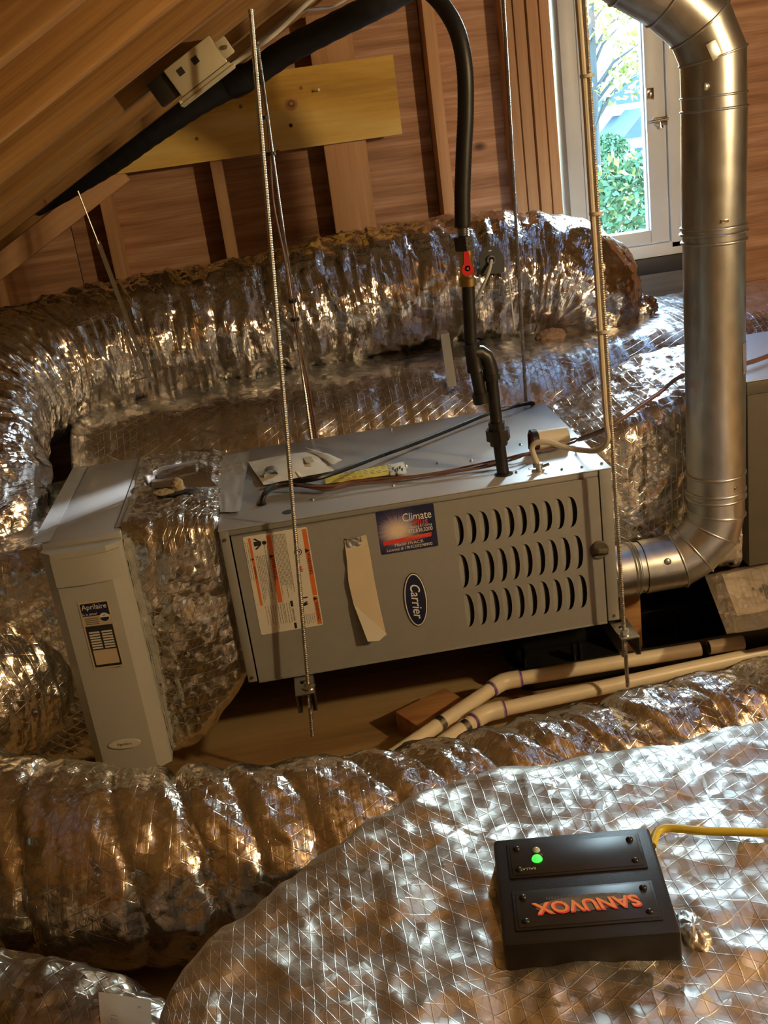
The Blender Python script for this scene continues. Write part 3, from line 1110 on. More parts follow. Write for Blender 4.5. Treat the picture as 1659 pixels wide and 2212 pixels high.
# near-black discs painting the shade in top openings: wire hole, knockout, gas pipe hole
for (px, py, rx) in ((566, 1090, 0.011), (622, 1106, 0.013), (1088, 1024, 0.021)):
    c = PZ(px, py, FH + 0.0024)
    obj('hole_shade', MB().lathe([(0, rx), (0.0006, rx * 0.97), (0.0006, 0)], c, (0, 0, 1), 20), 'inside_shade', fu)
# round latch knob
c = PY(1294, 1187, -0.002)
kn = obj('knob', MB().lathe([(0, 0.021), (0.004, 0.021), (0.006, 0.019), (0.005, 0.016), (0.0035, 0)], c, (0, -1, 0), 28), 'coil_paint', fu)
obj('knob_grip', MB().box((c.x - 0.017, c.y - 0.013, c.z - 0.0065), (c.x + 0.017, c.y - 0.003, c.z + 0.0065), 0.004).xf(
    Matrix.Translation(c) @ Matrix.Rotation(rad(8), 4, 'Y') @ Matrix.Translation(-c)), 'coil_paint', kn)
obj('slot_shade', MB().box((c.x - 0.019, c.y - 0.0062, c.z - 0.0125), (c.x + 0.019, c.y - 0.0035, c.z - 0.0085), 0.001), 'inside_shade', kn)  # near-black bar paints the shade in the knob's slot
# oval maker's badge, lettering turned a quarter turn
c = (PY(874, 1290, -0.002) + PY(922, 1300, -0.002)) / 2
bh = (PY(890, 1241, -0.002) - PY(907, 1355, -0.002)).length / 2
bw = 0.0255


def oval(w, h, n=40, sk=0.0):
    return [(w * math.cos(2 * math.pi * i / n), h * math.sin(2 * math.pi * i / n)) for i in range(n)]


bd = obj('badge', MB().prism(oval(bw, bh), c, (1, 0, 0), (0, 0, 1), (0, -1, 0), 0.0022), 'ink_black', fu, 30)
obj('badge_rim', MB().prism(oval(bw * 0.955, bh * 0.975), c + Vector((0, -0.0022, 0)), (1, 0, 0), (0, 0, 1), (0, -1, 0), 0.0004), 'ink_white', bd, 30)
obj('badge_field', MB().prism(oval(bw * 0.86, bh * 0.935), c + Vector((0, -0.0026, 0)), (1, 0, 0), (0, 0, 1), (0, -1, 0), 0.0003), 'ink_navy', bd, 30)
text('badge_lettering', 'Carrier', c + Vector((0.000, -0.0032, -0.001)), (0, 0, -1), (1, 0, 0), 0.030, 'ink_white', bd, shear=0.28, sx=0.92, bold=0.008)


def decal(name, tl, tr, bl, y, m, parent, thick=0.0006, r=0.004, uv=False):
    """rounded-corner sheet on the furnace front; returns object and mapper (u right 0..1, v down 0..1) -> world"""
    A, B, C = PY(*tl, y), PY(*tr, y), PY(*bl, y)
    z1, z0 = (A.z + B.z) / 2, C.z
    x0, x1 = (A.x + C.x) / 2, B.x + (C.x - A.x) / 2
    poly = []
    for (cx, cz, a0) in ((x1 - r, z1 - r, 0), (x0 + r, z1 - r, 90), (x0 + r, z0 + r, 180), (x1 - r, z0 + r, 270)):
        for k in range(5):
            a = rad(a0 + k * 22.5)
            poly.append((cx + r * math.cos(a), cz + r * math.sin(a)))
    o = obj(name, MB().prism(poly, (0, y, 0), (1, 0, 0), (0, 0, 1), (0, -1, 0), thick), m, parent, 20)
    if uv:
        me = o.data
        l = me.uv_layers.new(name='UVMap')
        for lp in me.loops:
            co = me.vertices[lp.vertex_index].co + LOC[o]
            l.data[lp.index].uv = ((co.x - x0) / (x1 - x0), (co.z - z0) / (z1 - z0))
    f = lambda u, v, d=0.0: Vector((x0 + (x1 - x0) * u, y - thick - d, z1 - (z1 - z0) * v))
    return o, f, x1 - x0, z1 - z0


def rect_on(mb, f, u0, v0, u1, v1, d=0.0002):
    a, b = f(u0, v0, d), f(u1, v1, d)
    mb.add([(a.x, a.y, a.z), (b.x, a.y, a.z), (b.x, a.y, b.z), (a.x, a.y, b.z)], [(0, 1, 2, 3)])
    return mb


def printed(name, mb, m, parent):
    o = obj(name, mb, m, parent, 0)
    o['kind'] = 'stuff'
    return o


X_, Z_ = (1, 0, 0), (0, 0, 1)
# --- big warning label (lettering runs downwards)
wl, f, lw, lh = decal('warning_label', (525, 1160), (664, 1138), (563, 1372), -0.002, 'label_white', fu)
for (u0, v0, u1, v1) in ((0.075, 0.02, 0.115, 0.70), (0.36, 0.02, 0.43, 0.70), (0.915, 0.015, 0.985, 0.685), (0.915, 0.695, 0.985, 0.985)):
    printed('orange_band', rect_on(MB(), f, u0, v0, u1, v1), 'label_orange', wl)
DN = (0, 0, -1)
for (u, v, s_) in ((0.095, 0.36, 0.006), (0.395, 0.36, 0.0105), (0.95, 0.36, 0.0105), (0.95, 0.85, 0.0095)):
    text('warning_lettering', 'WARNING', f(u, v, 0.0003), DN, X_, s_, 'ink_black', wl, bold=0.01)
    ctr = f(u, v - 0.13, 0.0003)
    a = s_ * 0.5
    printed('hazard_triangle', MB().add([ctr + Vector((-a, 0, -a)), ctr + Vector((-a, 0, a)), ctr + Vector((a, 0, 0))], [(0, 1, 2)]), 'ink_black', wl)
rng = random.Random(4)
mb = MB()


def lines(u0, u1, v0, v1, n, ragged=0.25):
    for k in range(n):
        u = u0 + (u1 - u0) * k / max(n - 1, 1)
        v = v0 + rng.random() * 0.01
        end = v1 - rng.random() * ragged * (v1 - v0)
        while v < end:
            w = rng.uniform(0.01, 0.035)
            rect_on(mb, f, u, v, u + 0.0075, min(v + w, end))
            v += w + 0.006


lines(0.145, 0.29, 0.20, 0.68, 7)
lines(0.45, 0.64, 0.02, 0.68, 10)
lines(0.145, 0.42, 0.71, 0.97, 8)
lines(0.44, 0.52, 0.71, 0.95, 3)
lines(0.66, 0.88, 0.86, 0.98, 8)
lines(0.015, 0.05, 0.05, 0.5, 2)
lines(0.30, 0.345, 0.10, 0.60, 2)
printed('small_print', mb, 'ink_grey', wl)
mb = MB()
rect_on(mb, f, 0.545, 0.70, 0.585, 0.76)
rect_on(mb, f, 0.545, 0.93, 0.585, 0.99)
rect_on(mb, f, 0.70, 0.685, 0.83, 0.70)
printed('operation_bars', mb, 'ink_black', wl)
text('operation_lettering', 'OPERATION', f(0.565, 0.845, 0.0003), DN, X_, 0.0055, 'ink_black', wl)
# figure pictogram, flame, hand and no-smoking ring
ctr = f(0.235, 0.085, 0.0003)
mb = MB()
S = 0.0105
mb.prism([(S * math.cos(a * 0.4) * 0.45 + 1.0 * S, S * math.sin(a * 0.4) * 0.45) for a in range(16)], ctr, X_, Z_, (0, -1, 0), 0.0001)
mb.prism([(-1.1 * S, -0.5 * S), (0.35 * S, -0.45 * S), (0.45 * S, 0.45 * S), (-1.1 * S, 0.5 * S)], ctr, X_, Z_, (0, -1, 0), 0.0001)
mb.prism([(0.3 * S, 0.4 * S), (-0.7 * S, 1.25 * S), (-1.1 * S, 1.1 * S), (-0.1 * S, 0.35 * S)], ctr, X_, Z_, (0, -1, 0), 0.0001)
mb.prism([(0.3 * S, -0.4 * S), (-0.1 * S, -0.35 * S), (-1.1 * S, -1.1 * S), (-0.7 * S, -1.25 * S)], ctr, X_, Z_, (0, -1, 0), 0.0001)
printed('figure_pictogram', mb, 'ink_black', wl)
ctr = f(0.785, 0.40, 0.0003)
printed('flame_pictogram', MB().prism([(-0.008, -0.008), (-0.004, -0.0095), (0.001, -0.0065), (0.0065, -0.0078), (0.003, -0.003), (0.009, -0.001), (0.002, 0.001), (0.0065, 0.006), (-0.001, 0.0055), (-0.008, 0.0098), (-0.006, 0.001)], ctr, X_, Z_, (0, -1, 0), 0.0001), 'ink_red', wl)
ctr = f(0.80, 0.23, 0.0003)
ring = MB()
n = 20
for q, (ra, rb) in enumerate(((0.0085, 0.0068),)):
    V = [(ctr.x + r * math.cos(2 * math.pi * i / n), ctr.y, ctr.z + r * math.sin(2 * math.pi * i / n)) for r in (ra, rb) for i in range(n)]
    ring.add(V, [(i, (i + 1) % n, n + (i + 1) % n, n + i) for i in range(n)])
ring.add([(ctr.x - 0.003, ctr.y, ctr.z - 0.004), (ctr.x + 0.004, ctr.y, ctr.z - 0.002), (ctr.x + 0.004, ctr.y, ctr.z + 0.002), (ctr.x - 0.003, ctr.y, ctr.z + 0.003)], [(0, 1, 2, 3)])
printed('ring_pictogram', ring, 'ink_black', wl)
ctr = f(0.76, 0.77, 0.0003)
printed('hand_pictogram', MB().prism([(-0.011, -0.010), (-0.008, -0.012), (-0.003, -0.002), (0.006, 0.0), (0.0095, 0.003), (0.005, 0.003), (0.010, 0.0065), (0.005, 0.0055), (0.009, 0.0095), (0.003, 0.008), (-0.004, 0.004), (-0.009, 0.006), (-0.012, 0.003), (-0.009, -0.001)], ctr, X_, Z_, (0, -1, 0), 0.0001), 'ink_black', wl)
# --- contractor's sticker
cs, f, sw, sh = decal('contractor_sticker', (811, 1106), (936, 1087), (824, 1199), -0.002, 'sticker_burst', fu, 0.0007, 0.003, uv=True)
mb = MB()
a0, a1 = f(0.06, 0.745, 0.0002), f(0.90, 0.62, 0.0002)
t_ = 0.0048
zc = lambda x: a0.z + (a1.z - a0.z) * 0.35 * (x - a0.x) / (a1.x - a0.x)
mb.add([(a0.x, a0.y, zc(a0.x) - t_), (a1.x, a0.y, zc(a1.x) - t_), (a1.x + 0.002, a0.y, zc(a1.x) + t_), (a0.x, a0.y, zc(a0.x) + t_)], [(0, 1, 2, 3)])
printed('red_banner', mb, 'ink_red', cs)
text('banner_lettering', 'ClimatePlus.com', f(0.66, 0.685, 0.0004), X_, Z_, 0.0092, 'ink_orange', cs, sx=0.85)
text('title_lettering', 'Climate', f(0.69, 0.235, 0.0004), X_, Z_, 0.0265, 'ink_white', cs, bold=0.006, sx=0.76)
text('title_lettering', 'Plus', f(0.735, 0.375, 0.0004), X_, Z_, 0.0215, 'ink_red', cs, bold=0.012, shear=0.1, sx=0.95)
text('small_lettering', 'Heating & Cooling', f(0.74, 0.465, 0.0004), X_, Z_, 0.0075, 'ink_white', cs, sx=0.85)
text('phone_lettering', '973.838.3200', f(0.72, 0.565, 0.0004), X_, Z_, 0.0125, 'ink_white', cs, bold=0.008, sx=0.80)
text('license_lettering', 'Master HVAC/R', f(0.50, 0.825, 0.0004), X_, Z_, 0.0095, 'ink_white', cs)
text('license_lettering', 'License # 19HC00298900', f(0.50, 0.92, 0.0004), X_, Z_, 0.0095, 'ink_white', cs)

# --- strip of paper taped to the furnace front
pts = [(744, 1168), (749, 1210), (752, 1254), (764, 1306), (793, 1378)]
pts2 = [(791, 1155), (799, 1195), (808, 1250), (818, 1300), (833, 1366)]
LP = [PY(*p, -0.004) for p in pts]
RP = [PY(*p, -0.004) for p in pts2]


def fn(u, v):
    t = u * 4
    i = np.clip(t.astype(int), 0, 3)
    fr = (t - i)[..., None]
    A = np.array(LP)
    B = np.array(RP)
    L_ = A[i] * (1 - fr) + A[i + 1] * fr
    R2 = B[i] * (1 - fr) + B[i + 1] * fr
    P = L_ * (1 - v[..., None]) + R2 * v[..., None]
    P[..., 1] -= 0.004 * u + 0.010 * u ** 3 + 0.0035 * np.abs(np.sin(u * 9 + v)) * (u > 0.1)
    return P


ps = thing('paper_strip', 'long strip of tan paper hanging from foil tape on the furnace front', 'paper', LP[-1])
sheet('strip', fn, 40, 10, 'masking_paper', ps, 0.0004)
A = [PY(*p, -0.0075) for p in ((764, 1304), (793, 1379), (818, 1377), (834, 1363))]
A[1].y -= 0.016; A[2].y -= 0.016; A[3].y -= 0.014; A[0].y -= 0.006
obj('folded_corner', MB().add([A[0], A[1], A[2], A[3], *[p + Vector((0, 0.0006, 0)) for p in A]], [(0, 1, 2, 3), (7, 6, 5, 4), (0, 4, 5, 1), (1, 5, 6, 2), (2, 6, 7, 3), (3, 7, 4, 0)]), 'paper', ps, 0)
T4 = [PY(*p, -0.0085) for p in ((748, 1163), (780, 1160), (784, 1181), (752, 1184))]


def fn(u, v):
    A = [np.array(p) for p in T4]
    P = (A[0] * (1 - v)[..., None] + A[1] * v[..., None]) * (1 - u)[..., None] + (A[3] * (1 - v)[..., None] + A[2] * v[..., None]) * u[..., None]
    P[..., 1] += 0.0025 * crumple(P, 90, 5)
    return P


sheet('tape_piece', fn, 14, 14, 'tape_foil', ps, 0.0003)

# ---------------------------------------------------------------- struts and threaded rods carrying the furnace
def strut(x0, x1, y0, label):
    """slotted U channel under the furnace, open side down"""
    z1, z0, t = -0.0045, -0.0455, 0.0028
    s = thing('strut_channel', label, 'strut', ((x0 + x1) / 2, y0, z0), 'slotted channels under the furnace')
    xm = (x0 + x1) / 2
    holes = []
    y = y0 + 0.055
    while y < 0.60:
        holes.append([(xm - y0 * 0 - 0.009 + 0.009 * 0 + 0.018 * (0.5 + 0.5 * a) - 0.0, y + 0.0075 * b) for a, b in
                      ((-1, -0.6), (-0.8, -1), (0.8, -1), (1, -0.6), (1, 0.6), (0.8, 1), (-0.8, 1), (-1, 0.6))])
        y += 0.034
    obj('web', MB().prism([(x0, y0), (x1, y0), (x1, 0.62), (x0, 0.62)], (0, 0, z1), (1, 0, 0), (0, 1, 0), (0, 0, -1), t, holes), 'steel_zinc', s, 20)
    for xa, sg in ((x0, 1), (x1, -1)):
        a, b = sorted((xa, xa + sg * t))
        obj('side', MB().box((a, y0, z0), (b, 0.62, z1 - t)), 'steel_zinc', s)
        a, b = sorted((xa, xa + sg * 0.010))
        obj('lip', MB().box((a, y0, z0 - t), (b, 0.62, z0)), 'steel_zinc', s)
    return s


def rod(p0, p1, label, nut_z=None, r=0.0049, m='thread_steel'):
    t = thing('threaded_rod', label, 'rod', p0, 'rods hanging the furnace')
    p0, p1 = Vector(p0), Vector(p1)
    L = (p1 - p0).length
    n = int(L / 0.0045)
    pts, rr = [], []
    for i in range(2 * n + 1):
        pts.append(p0 + (p1 - p0) * (i / (2 * n)))
        rr.append(r if i % 2 else r * 0.86)
    obj('rod', MB().tube(pts, rr, 8), m, t, 0)
    if nut_z is not None:
        d = (p1 - p0).normalized()
        c = p0 + d * ((nut_z - p0.z) / d.z)
        obj('washer', MB().cyl(c, c + d * 0.002, 0.0155, 18), 'steel_zinc', t)
        obj('nut', MB().hexa(c + d * 0.002, c + d * 0.011, 0.0098), 'steel_zinc', t)
    return t


strut(0.101, 0.143, -0.085, 'zinc slotted channel under the left end of the furnace')
strut(0.822, 0.864, -0.085, 'zinc slotted channel under the right end of the furnace')
p = PY(675, 1590, -0.058)
rod((p.x, p.y, p.z), PY(541, 20, -0.02), 'threaded rod passing before the warning label to the left channel', -0.0045)
p = PY(1356, 1483, -0.058)
rt = PY(1262, 0, -0.058)
rod((p.x, p.y, p.z), rt + (rt - p) * 0.13, 'threaded rod before the right end of the furnace, cable tied to it', -0.0045)
a, b = PY(672, 950, 0.598), PY(555, 90, 0.598)
a.z = 0.30
rod(a, b, 'threaded rod behind the furnace with black ties and brown wires', None, 0.0045, 'steel_zinc')
a, b = PY(1135, 872, 0.59), PY(1087, 0, 0.59)
a.z = 0.30
rod(a, b + (b - a) * 0.25, 'bright threaded rod behind the furnace right of the gas hose', None, 0.0048, 'steel_zinc')

# ---------------------------------------------------------------- media filter cabinet
fi = thing('air_filter_cabinet', 'tall pale grey air filter cabinet standing left of the furnace', 'filter cabinet', (-0.29, 0.3, -0.17))
fx0, fx1, fz0, fz1 = -0.372, -0.205, -0.172, 0.386
obj('housing', MB().box((fx0, 0.035, fz0), (fx1, 0.585, fz1), 0.004), 'furnace_top', fi)
# door: bowed front with chamfered edges
mb = MB()
prof = [(fx0, 0.034), (fx0, 0.016), (fx0 + 0.022, -0.006), (fx0 + 0.085, -0.012), (fx1 - 0.03, -0.006), (fx1, 0.014), (fx1, 0.034)]
mb.prism(prof, (0, 0, fz0 + 0.001), (1, 0, 0), (0, 1, 0), (0, 0, 1), fz1 - fz0 - 0.012)
obj('door', mb, 'filter_paint', fi, 25)
mb = MB()
prof = [(fx0 + 0.022, 0.0), (fx0 + 0.022, -0.0115), (fx0 + 0.085, -0.0185), (fx1 - 0.034, -0.0135), (fx1 - 0.004, 0.002), (fx1 - 0.004, 0.01)]
mb.prism(prof, (0, 0, fz1 - 0.085), (1, 0, 0), (0, 1, 0), (0, 0, 1), 0.062)
obj('door_handle', mb, 'filter_paint', fi, 25)
# service label, bent lightly over the bowed door: built flat in its facet
fA, fB = Vector((fx0 + 0.022, -0.0062, 0)), Vector((fx0 + 0.085, -0.0122, 0))
ux = (fB - fA).normalized()


def on_door(px, py, d=0.0):
    nrm = Vector((ux.y, -ux.x, 0)).normalized()
    dv = Vector(_ray(px, py))
    o = Vector(CAM_T)
    q = fA + nrm * d
    t = (q - o).dot(nrm) / dv.dot(nrm)
    return o + dv * t


A, B, C, D = (on_door(*p) for p in ((166, 1305), (231, 1291), (206, 1449), (268, 1434)))
W_ = ((B - A).length + (D - C).length) / 2
x0_ = ((A + C) / 2)
zt_, zb_ = (A.z + B.z) / 2, (C.z + D.z) / 2
nrm = Vector((ux.y, -ux.x, 0)).normalized()


def fd(u, v, d=0.0):
    p = Vector((A.x + C.x, A.y + C.y, 0)) / 2 + ux * (W_ * u) + nrm * (0.0007 + d)
    p.z = zt_ + (zb_ - zt_) * v
    return p


def drect(u0, v0, u1, v1, d):
    return MB().add([fd(u0, v0, d), fd(u1, v0, d), fd(u1, v1, d), fd(u0, v1, d)], [(0, 1, 2, 3)])


mb = MB()
mb.add([fd(0, 0), fd(1, 0), fd(1, 1), fd(0, 1), fd(0, 0, -0.0008), fd(1, 0, -0.0008), fd(1, 1, -0.0008), fd(0, 1, -0.0008)],
       [(0, 1, 2, 3), (7, 6, 5, 4), (0, 4, 5, 1), (1, 5, 6, 2), (2, 6, 7, 3), (3, 7, 4, 0)])
sl = obj('service_label', mb, 'ink_tan', fi, 0)
printed('label_field', drect(0.06, 0.03, 0.95, 0.215, 0.0003), 'ink_navy', sl)
printed('label_field', drect(0.06, 0.36, 0.95, 0.975, 0.0003), 'ink_black', sl)
printed('blank_field', drect(0.115, 0.72, 0.895, 0.94, 0.0005), 'ink_tan', sl)
for k in range(7):
    for u in (0.13, 0.54):
        printed('date_field', drect(u, 0.445 + 0.0385 * k, u + 0.345, 0.445 + 0.0385 * k + 0.024, 0.0005), 'label_white', sl)
text('maker_lettering', 'Aprilaire', fd(0.50, 0.085, 0.0005), ux, Z_, 0.0165, 'ink_white', sl, bold=0.006, sx=0.92)
text('question_lettering', 'Is it time?', fd(0.31, 0.185, 0.0005), ux, Z_, 0.0085, 'ink_white', sl, bold=0.006)
dc = fd(0.76, 0.25, 0.0006)
rd = 0.0105
printed('dial_face', MB().add([dc + ux * (rd * math.cos(a * 0.314)) + Vector((0, 0, rd * math.sin(a * 0.314))) for a in range(20)], [tuple(range(20))]), 'ink_white', sl)
printed('dial_face', MB().add([dc + nrm * 0.0002 + ux * (rd * 0.92 * math.cos(math.pi + a * 0.349)) + Vector((0, 0, rd * 0.92 * math.sin(math.pi + a * 0.349))) for a in range(10)], [tuple(range(10))]), 'ink_navy', sl)
text('dial_lettering', 'AIR', dc + Vector((0, 0, 0.0045)) + nrm * 0.0003, ux, Z_, 0.0045, 'ink_black', sl)
mb = MB()
for k in range(4):
    mb.add([fd(0.11, 0.245 + k * 0.027, 0.0004), fd(0.55, 0.245 + k * 0.027, 0.0004), fd(0.55, 0.257 + k * 0.027, 0.0004), fd(0.11, 0.257 + k * 0.027, 0.0004)], [(0, 1, 2, 3)])
printed('small_print', mb, 'ink_grey', sl)
# oval badge near the foot
c = on_door(270, 1606, 0.001)
fb = obj('foot_badge', MB().prism(oval(0.036, 0.0115, 32), c, ux, Z_, nrm, 0.0022), 'label_white', fi, 40)
text('badge_lettering', 'Aprilaire', c + nrm * 0.0024, ux, Z_, 0.0095, 'ink_grey', fb)
# strips of foil tape over the cabinet top
for (x0, x1, y0, y1, z) in ((fx1 - 0.012, fx1 + 0.02, 0.06, 0.58, fz1 + 0.0012), (fx0 - 0.02, fx0 + 0.018, 0.04, 0.58, fz1 + 0.0012)):
    def fn(u, v, x0=x0, x1=x1, y0=y0, y1=y1, z=z):
        P = np.stack([x0 + (x1 - x0) * v, y0 + (y1 - y0) * u, z + 0 * u], -1)
        P[..., 2] += 0.0006 * crumple(P, 30, 2) + 0.0005
        return P
    sheet('tape_strip', fn, 40, 8, 'tape_matte', fi, 0.0004)

# ---------------------------------------------------------------- foil ducts
d = flex('flexible_duct', [(1.09, 1.06, 0.44, 0.155), (1.10, 1.06, 0.50, 0.178), (1.055, 1.07, 0.575, 0.188), (0.92, 1.09, 0.612, 0.188), (0.66, 1.10, 0.635, 0.178), (0.33, 1.10, 0.622, 0.182), (0.05, 1.09, 0.605, 0.176),
                           (-0.25, 1.05, 0.598, 0.178), (-0.46, 0.93, 0.590, 0.178), (-0.585, 0.74, 0.575, 0.182), (-0.615, 0.55, 0.535, 0.180), (-0.600, 0.42, 0.47, 0.178),
                           (-0.580, 0.345, 0.40, 0.165), (-0.568, 0.325, 0.355, 0.140), (-0.565, 0.322, 0.33, 0.15)],
         'film_foil', None, 0.006, 190, fold=0.0095, foldk=15, pinch=(0.62, 1.05, 1.22, 1.45, 1.72, 2.02), pdepth=0.022, pw=0.018, cr=0.006, crk=11, seed=1, fine=0.0022)
tag(d, 'long silver flexible duct sagging along the gable wall and bending down at left', 'duct')

d = wrap_duct('trunk_duct', [(-0.40, 0.70, 1.34, 0.02, 0.40, 0.18), (-0.395, 0.63, 1.40, -0.02, 0.445, 0.21), (-0.36, 0.605, 1.42, -0.05, 0.46, 0.22), (0.2, 0.605, 1.42, -0.05, 0.462, 0.22),
                             (0.9, 0.607, 1.42, -0.05, 0.46, 0.22), (1.6, 0.625, 1.42, -0.05, 0.46, 0.20), (2.7, 0.63, 1.42, -0.05, 0.46, 0.2)],
              'scrim_foil', None, 0.008, 260, cr=0.005, crk=6, fine=0.0016, seed=4, rib=0.003, ribk=22)
tag(d, 'wide foil-wrapped trunk duct lying behind the furnace below the flexible duct', 'duct')

d = wrap_duct('return_plenum', [(-0.86, 0.20, 0.50, 0.0, 0.25, 0.1), (-0.84, 0.10, 0.58, -0.12, 0.33, 0.07), (-0.80, 0.07, 0.60, -0.165, 0.357, 0.05), (-0.55, 0.065, 0.60, -0.165, 0.357, 0.045), (-0.374, 0.06, 0.60, -0.165, 0.357, 0.035)],
              'wrap_foil', None, 0.007, 200, cr=0.006, crk=10, seed=8, rib=0.003)
tag(d, 'foil-wrapped return box left of the air filter cabinet', 'duct')

wp = thing('wrapped_connector', 'torn foil-wrapped connector between air filter cabinet and furnace', 'duct', (-0.10, 0.3, -0.16))
wrap_duct('foil_wrap', [(-0.2045, 0.045, 0.59, -0.165, 0.384, 0.03), (-0.15, 0.026, 0.595, -0.155, 0.386, 0.045), (-0.09, 0.022, 0.597, -0.105, 0.384, 0.05), (-0.03, 0.030, 0.595, -0.035, 0.376, 0.04), (-0.001, 0.042, 0.59, 0.0, 0.366, 0.03)],
          'wrap_foil', wp, 0.004, 300, cr=0.0065, crk=13, fine=0.002, seed=12, rib=0.0045, ribk=34)
# blob of duller foil paints the shade of a dent in the wrap
c = PY(395, 1238, 0.012)
mb = MB()
obj('dent_shade', MB().sphere((c.x, c.y + 0.008, c.z), 1.0, 16, (0.034, 0.012, 0.028)), 'dull_foil', wp)
# torn top: lifted flaps of foil with wool showing
c0 = PZ(400, 1070, 0.388)


def flap(name, quad, bend, m='tape_foil', n=16, seed=0, thick=0.0005):
    A = [np.array(p) for p in quad]

    def fn(u, v):
        P = (A[0] * (1 - v)[..., None] + A[1] * v[..., None]) * (1 - u)[..., None] + (A[3] * (1 - v)[..., None] + A[2] * v[..., None]) * u[..., None]
        P[..., 2] += bend * np.sin(u * math.pi) + 0.004 * crumple(P, 28, seed)
        return P
    return sheet(name, fn, n, n, m, wp, thick)


flap('torn_flap', [PZ(346, 1012, 0.395), PZ(425, 997, 0.402), PZ(424, 1028, 0.405), PZ(340, 1036, 0.398)], 0.010, seed=2)
flap('torn_flap', [PZ(330, 1040, 0.393), PZ(428, 1020, 0.41), PZ(470, 1052, 0.392), PZ(328, 1056, 0.397)], 0.007, seed=5)
flap('torn_flap', [PZ(430, 1000, 0.418), PZ(462, 1012, 0.425), PZ(456, 1038, 0.402), PZ(428, 1040, 0.395)], 0.004, 'film_foil', seed=9)
flap('torn_flap', [PZ(313, 1030, 0.40), PZ(345, 1012, 0.41), PZ(334, 1040, 0.395), PZ(322, 1048, 0.392)], 0.004, 'film_foil', seed=7)
flap('tape_patch', [PZ(462, 990, 0.372), PZ(540, 976, 0.370), PZ(519, 1108, 0.3675), PZ(476, 1107, 0.372)], 0.002, 'tape_matte', seed=1)
obj('tear_shade', MB().add([PZ(322, 1074, 0.3955), PZ(350, 1052, 0.398), PZ(424, 1058, 0.3955), PZ(375, 1070, 0.397)], [(0, 1, 2, 3)]), 'inside_shade', wp, 0)  # near-black sheet paints the shade inside the tear


def wool(name, c, r, m, parent=None, seed=0, sq=(1, 0.7, 0.6)):
    u, v = np.meshgrid(np.linspace(0.02, math.pi - 0.02, 26), np.linspace(0, 2 * math.pi, 40, endpoint=False), indexing='ij')
    D = np.stack([np.sin(u) * np.cos(v) * sq[0], np.sin(u) * np.sin(v) * sq[1], np.cos(u) * sq[2]], -1)
    P = D * r
    k = 1 + 0.35 * crumple(D, 2.5, seed) + 0.2 * crumple(D, 7, seed + 1)
    return grid_obj(name, P * k[..., None] + np.array(c), None, m, parent, smooth=0)


wool('insulation_tuft', PZ(384, 1052, 0.402), 0.017, 'tan_wool', wp, 3, (0.7, 0.6, 1.0))
wool('insulation_tuft', PZ(352, 1066, 0.395), 0.018, 'tan_wool', wp, 4, (1.2, 0.7, 0.4))

d = wrap_duct('wrapped_transition', [(0.850, 0.205, 0.585, 0.01, 0.352, 0.03), (0.90, 0.20, 0.59, 0.0, 0.366, 0.04), (1.0, 0.20, 0.60, -0.01, 0.405, 0.05), (1.10, 0.205, 0.61, -0.02, 0.44, 0.05), (1.22, 0.21, 0.61, -0.02, 0.452, 0.04)],
              'wrap_foil', None, 0.005, 300, cr=0.010, crk=9, fine=0.002, seed=15, rib=0.003, ribk=25)
tag(d, 'crumpled foil-wrapped transition between furnace and coil box behind the vent pipe', 'duct')

co = thing('coil_cabinet', 'brown-grey metal coil box with pale top at the far right edge', 'cabinet', (1.62, 0.4, 0.0))
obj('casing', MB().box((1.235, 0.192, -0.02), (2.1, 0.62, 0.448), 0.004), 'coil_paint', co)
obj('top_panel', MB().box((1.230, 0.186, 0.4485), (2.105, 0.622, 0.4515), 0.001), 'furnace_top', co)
obj('front_seam', MB().box((1.232, 0.186, 0.418), (2.1, 0.191, 0.4475), 0.002), 'coil_paint', co)

d = flex('flexible_duct', [(-0.98, -0.16, -0.02, 0.175), (-0.76, -0.20, -0.045, 0.175), (-0.52, -0.335, -0.065, 0.172), (-0.30, -0.445, -0.075, 0.172), (-0.08, -0.485, -0.088, 0.166), (0.14, -0.49, -0.098, 0.158), (0.38, -0.475, -0.104, 0.150), (0.62, -0.435, -0.108, 0.146),
                           (0.86, -0.39, -0.112, 0.142), (1.10, -0.355, -0.114, 0.140), (1.45, -0.31, -0.114, 0.140), (1.75, -0.27, -0.114, 0.14)],
         'front_foil', None, 0.0055, 190, fold=0.0055, foldk=10, pinch=(0.42, 0.56, 0.66, 0.83, 0.95, 1.04, 1.13, 1.27, 1.37, 1.50, 1.60, 1.69, 1.80, 1.93, 2.07, 2.20, 2.35, 2.5), pdepth=0.030, pw=0.013, cr=0.0060, crk=12, seed=3,
         twist=0.055, sag=0.25, fine=0.0022)
tag(d, 'silver flexible duct with bunched folds lying on the floor before the furnace', 'duct')

d = flex('flexible_duct', [(-0.40, 0.32, 0.02, 0.185), (-0.52, 0.20, 0.055, 0.190), (-0.66, 0.06, 0.06, 0.192), (-0.84, -0.02, 0.06, 0.19), (-1.1, -0.05, 0.06, 0.185)],
         'front_foil', None, 0.005, 170, fold=0.007, foldk=20, pinch=None, cr=0.005, crk=16, seed=6, fine=0.002)
tag(d, 'ribbed flexible duct curving out at lower left beside the filter cabinet', 'duct')

lo = thing('labelled_duct', 'dark foil duct with a printed label at the lower left corner', 'duct', (-0.3, -0.80, FZ))
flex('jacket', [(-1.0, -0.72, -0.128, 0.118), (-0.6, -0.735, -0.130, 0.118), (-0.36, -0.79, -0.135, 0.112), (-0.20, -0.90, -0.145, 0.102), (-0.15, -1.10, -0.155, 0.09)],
     'dull_foil', lo, 0.006, 140, fold=0.008, foldk=9, cr=0.014, crk=8, seed=21, fine=0.003)

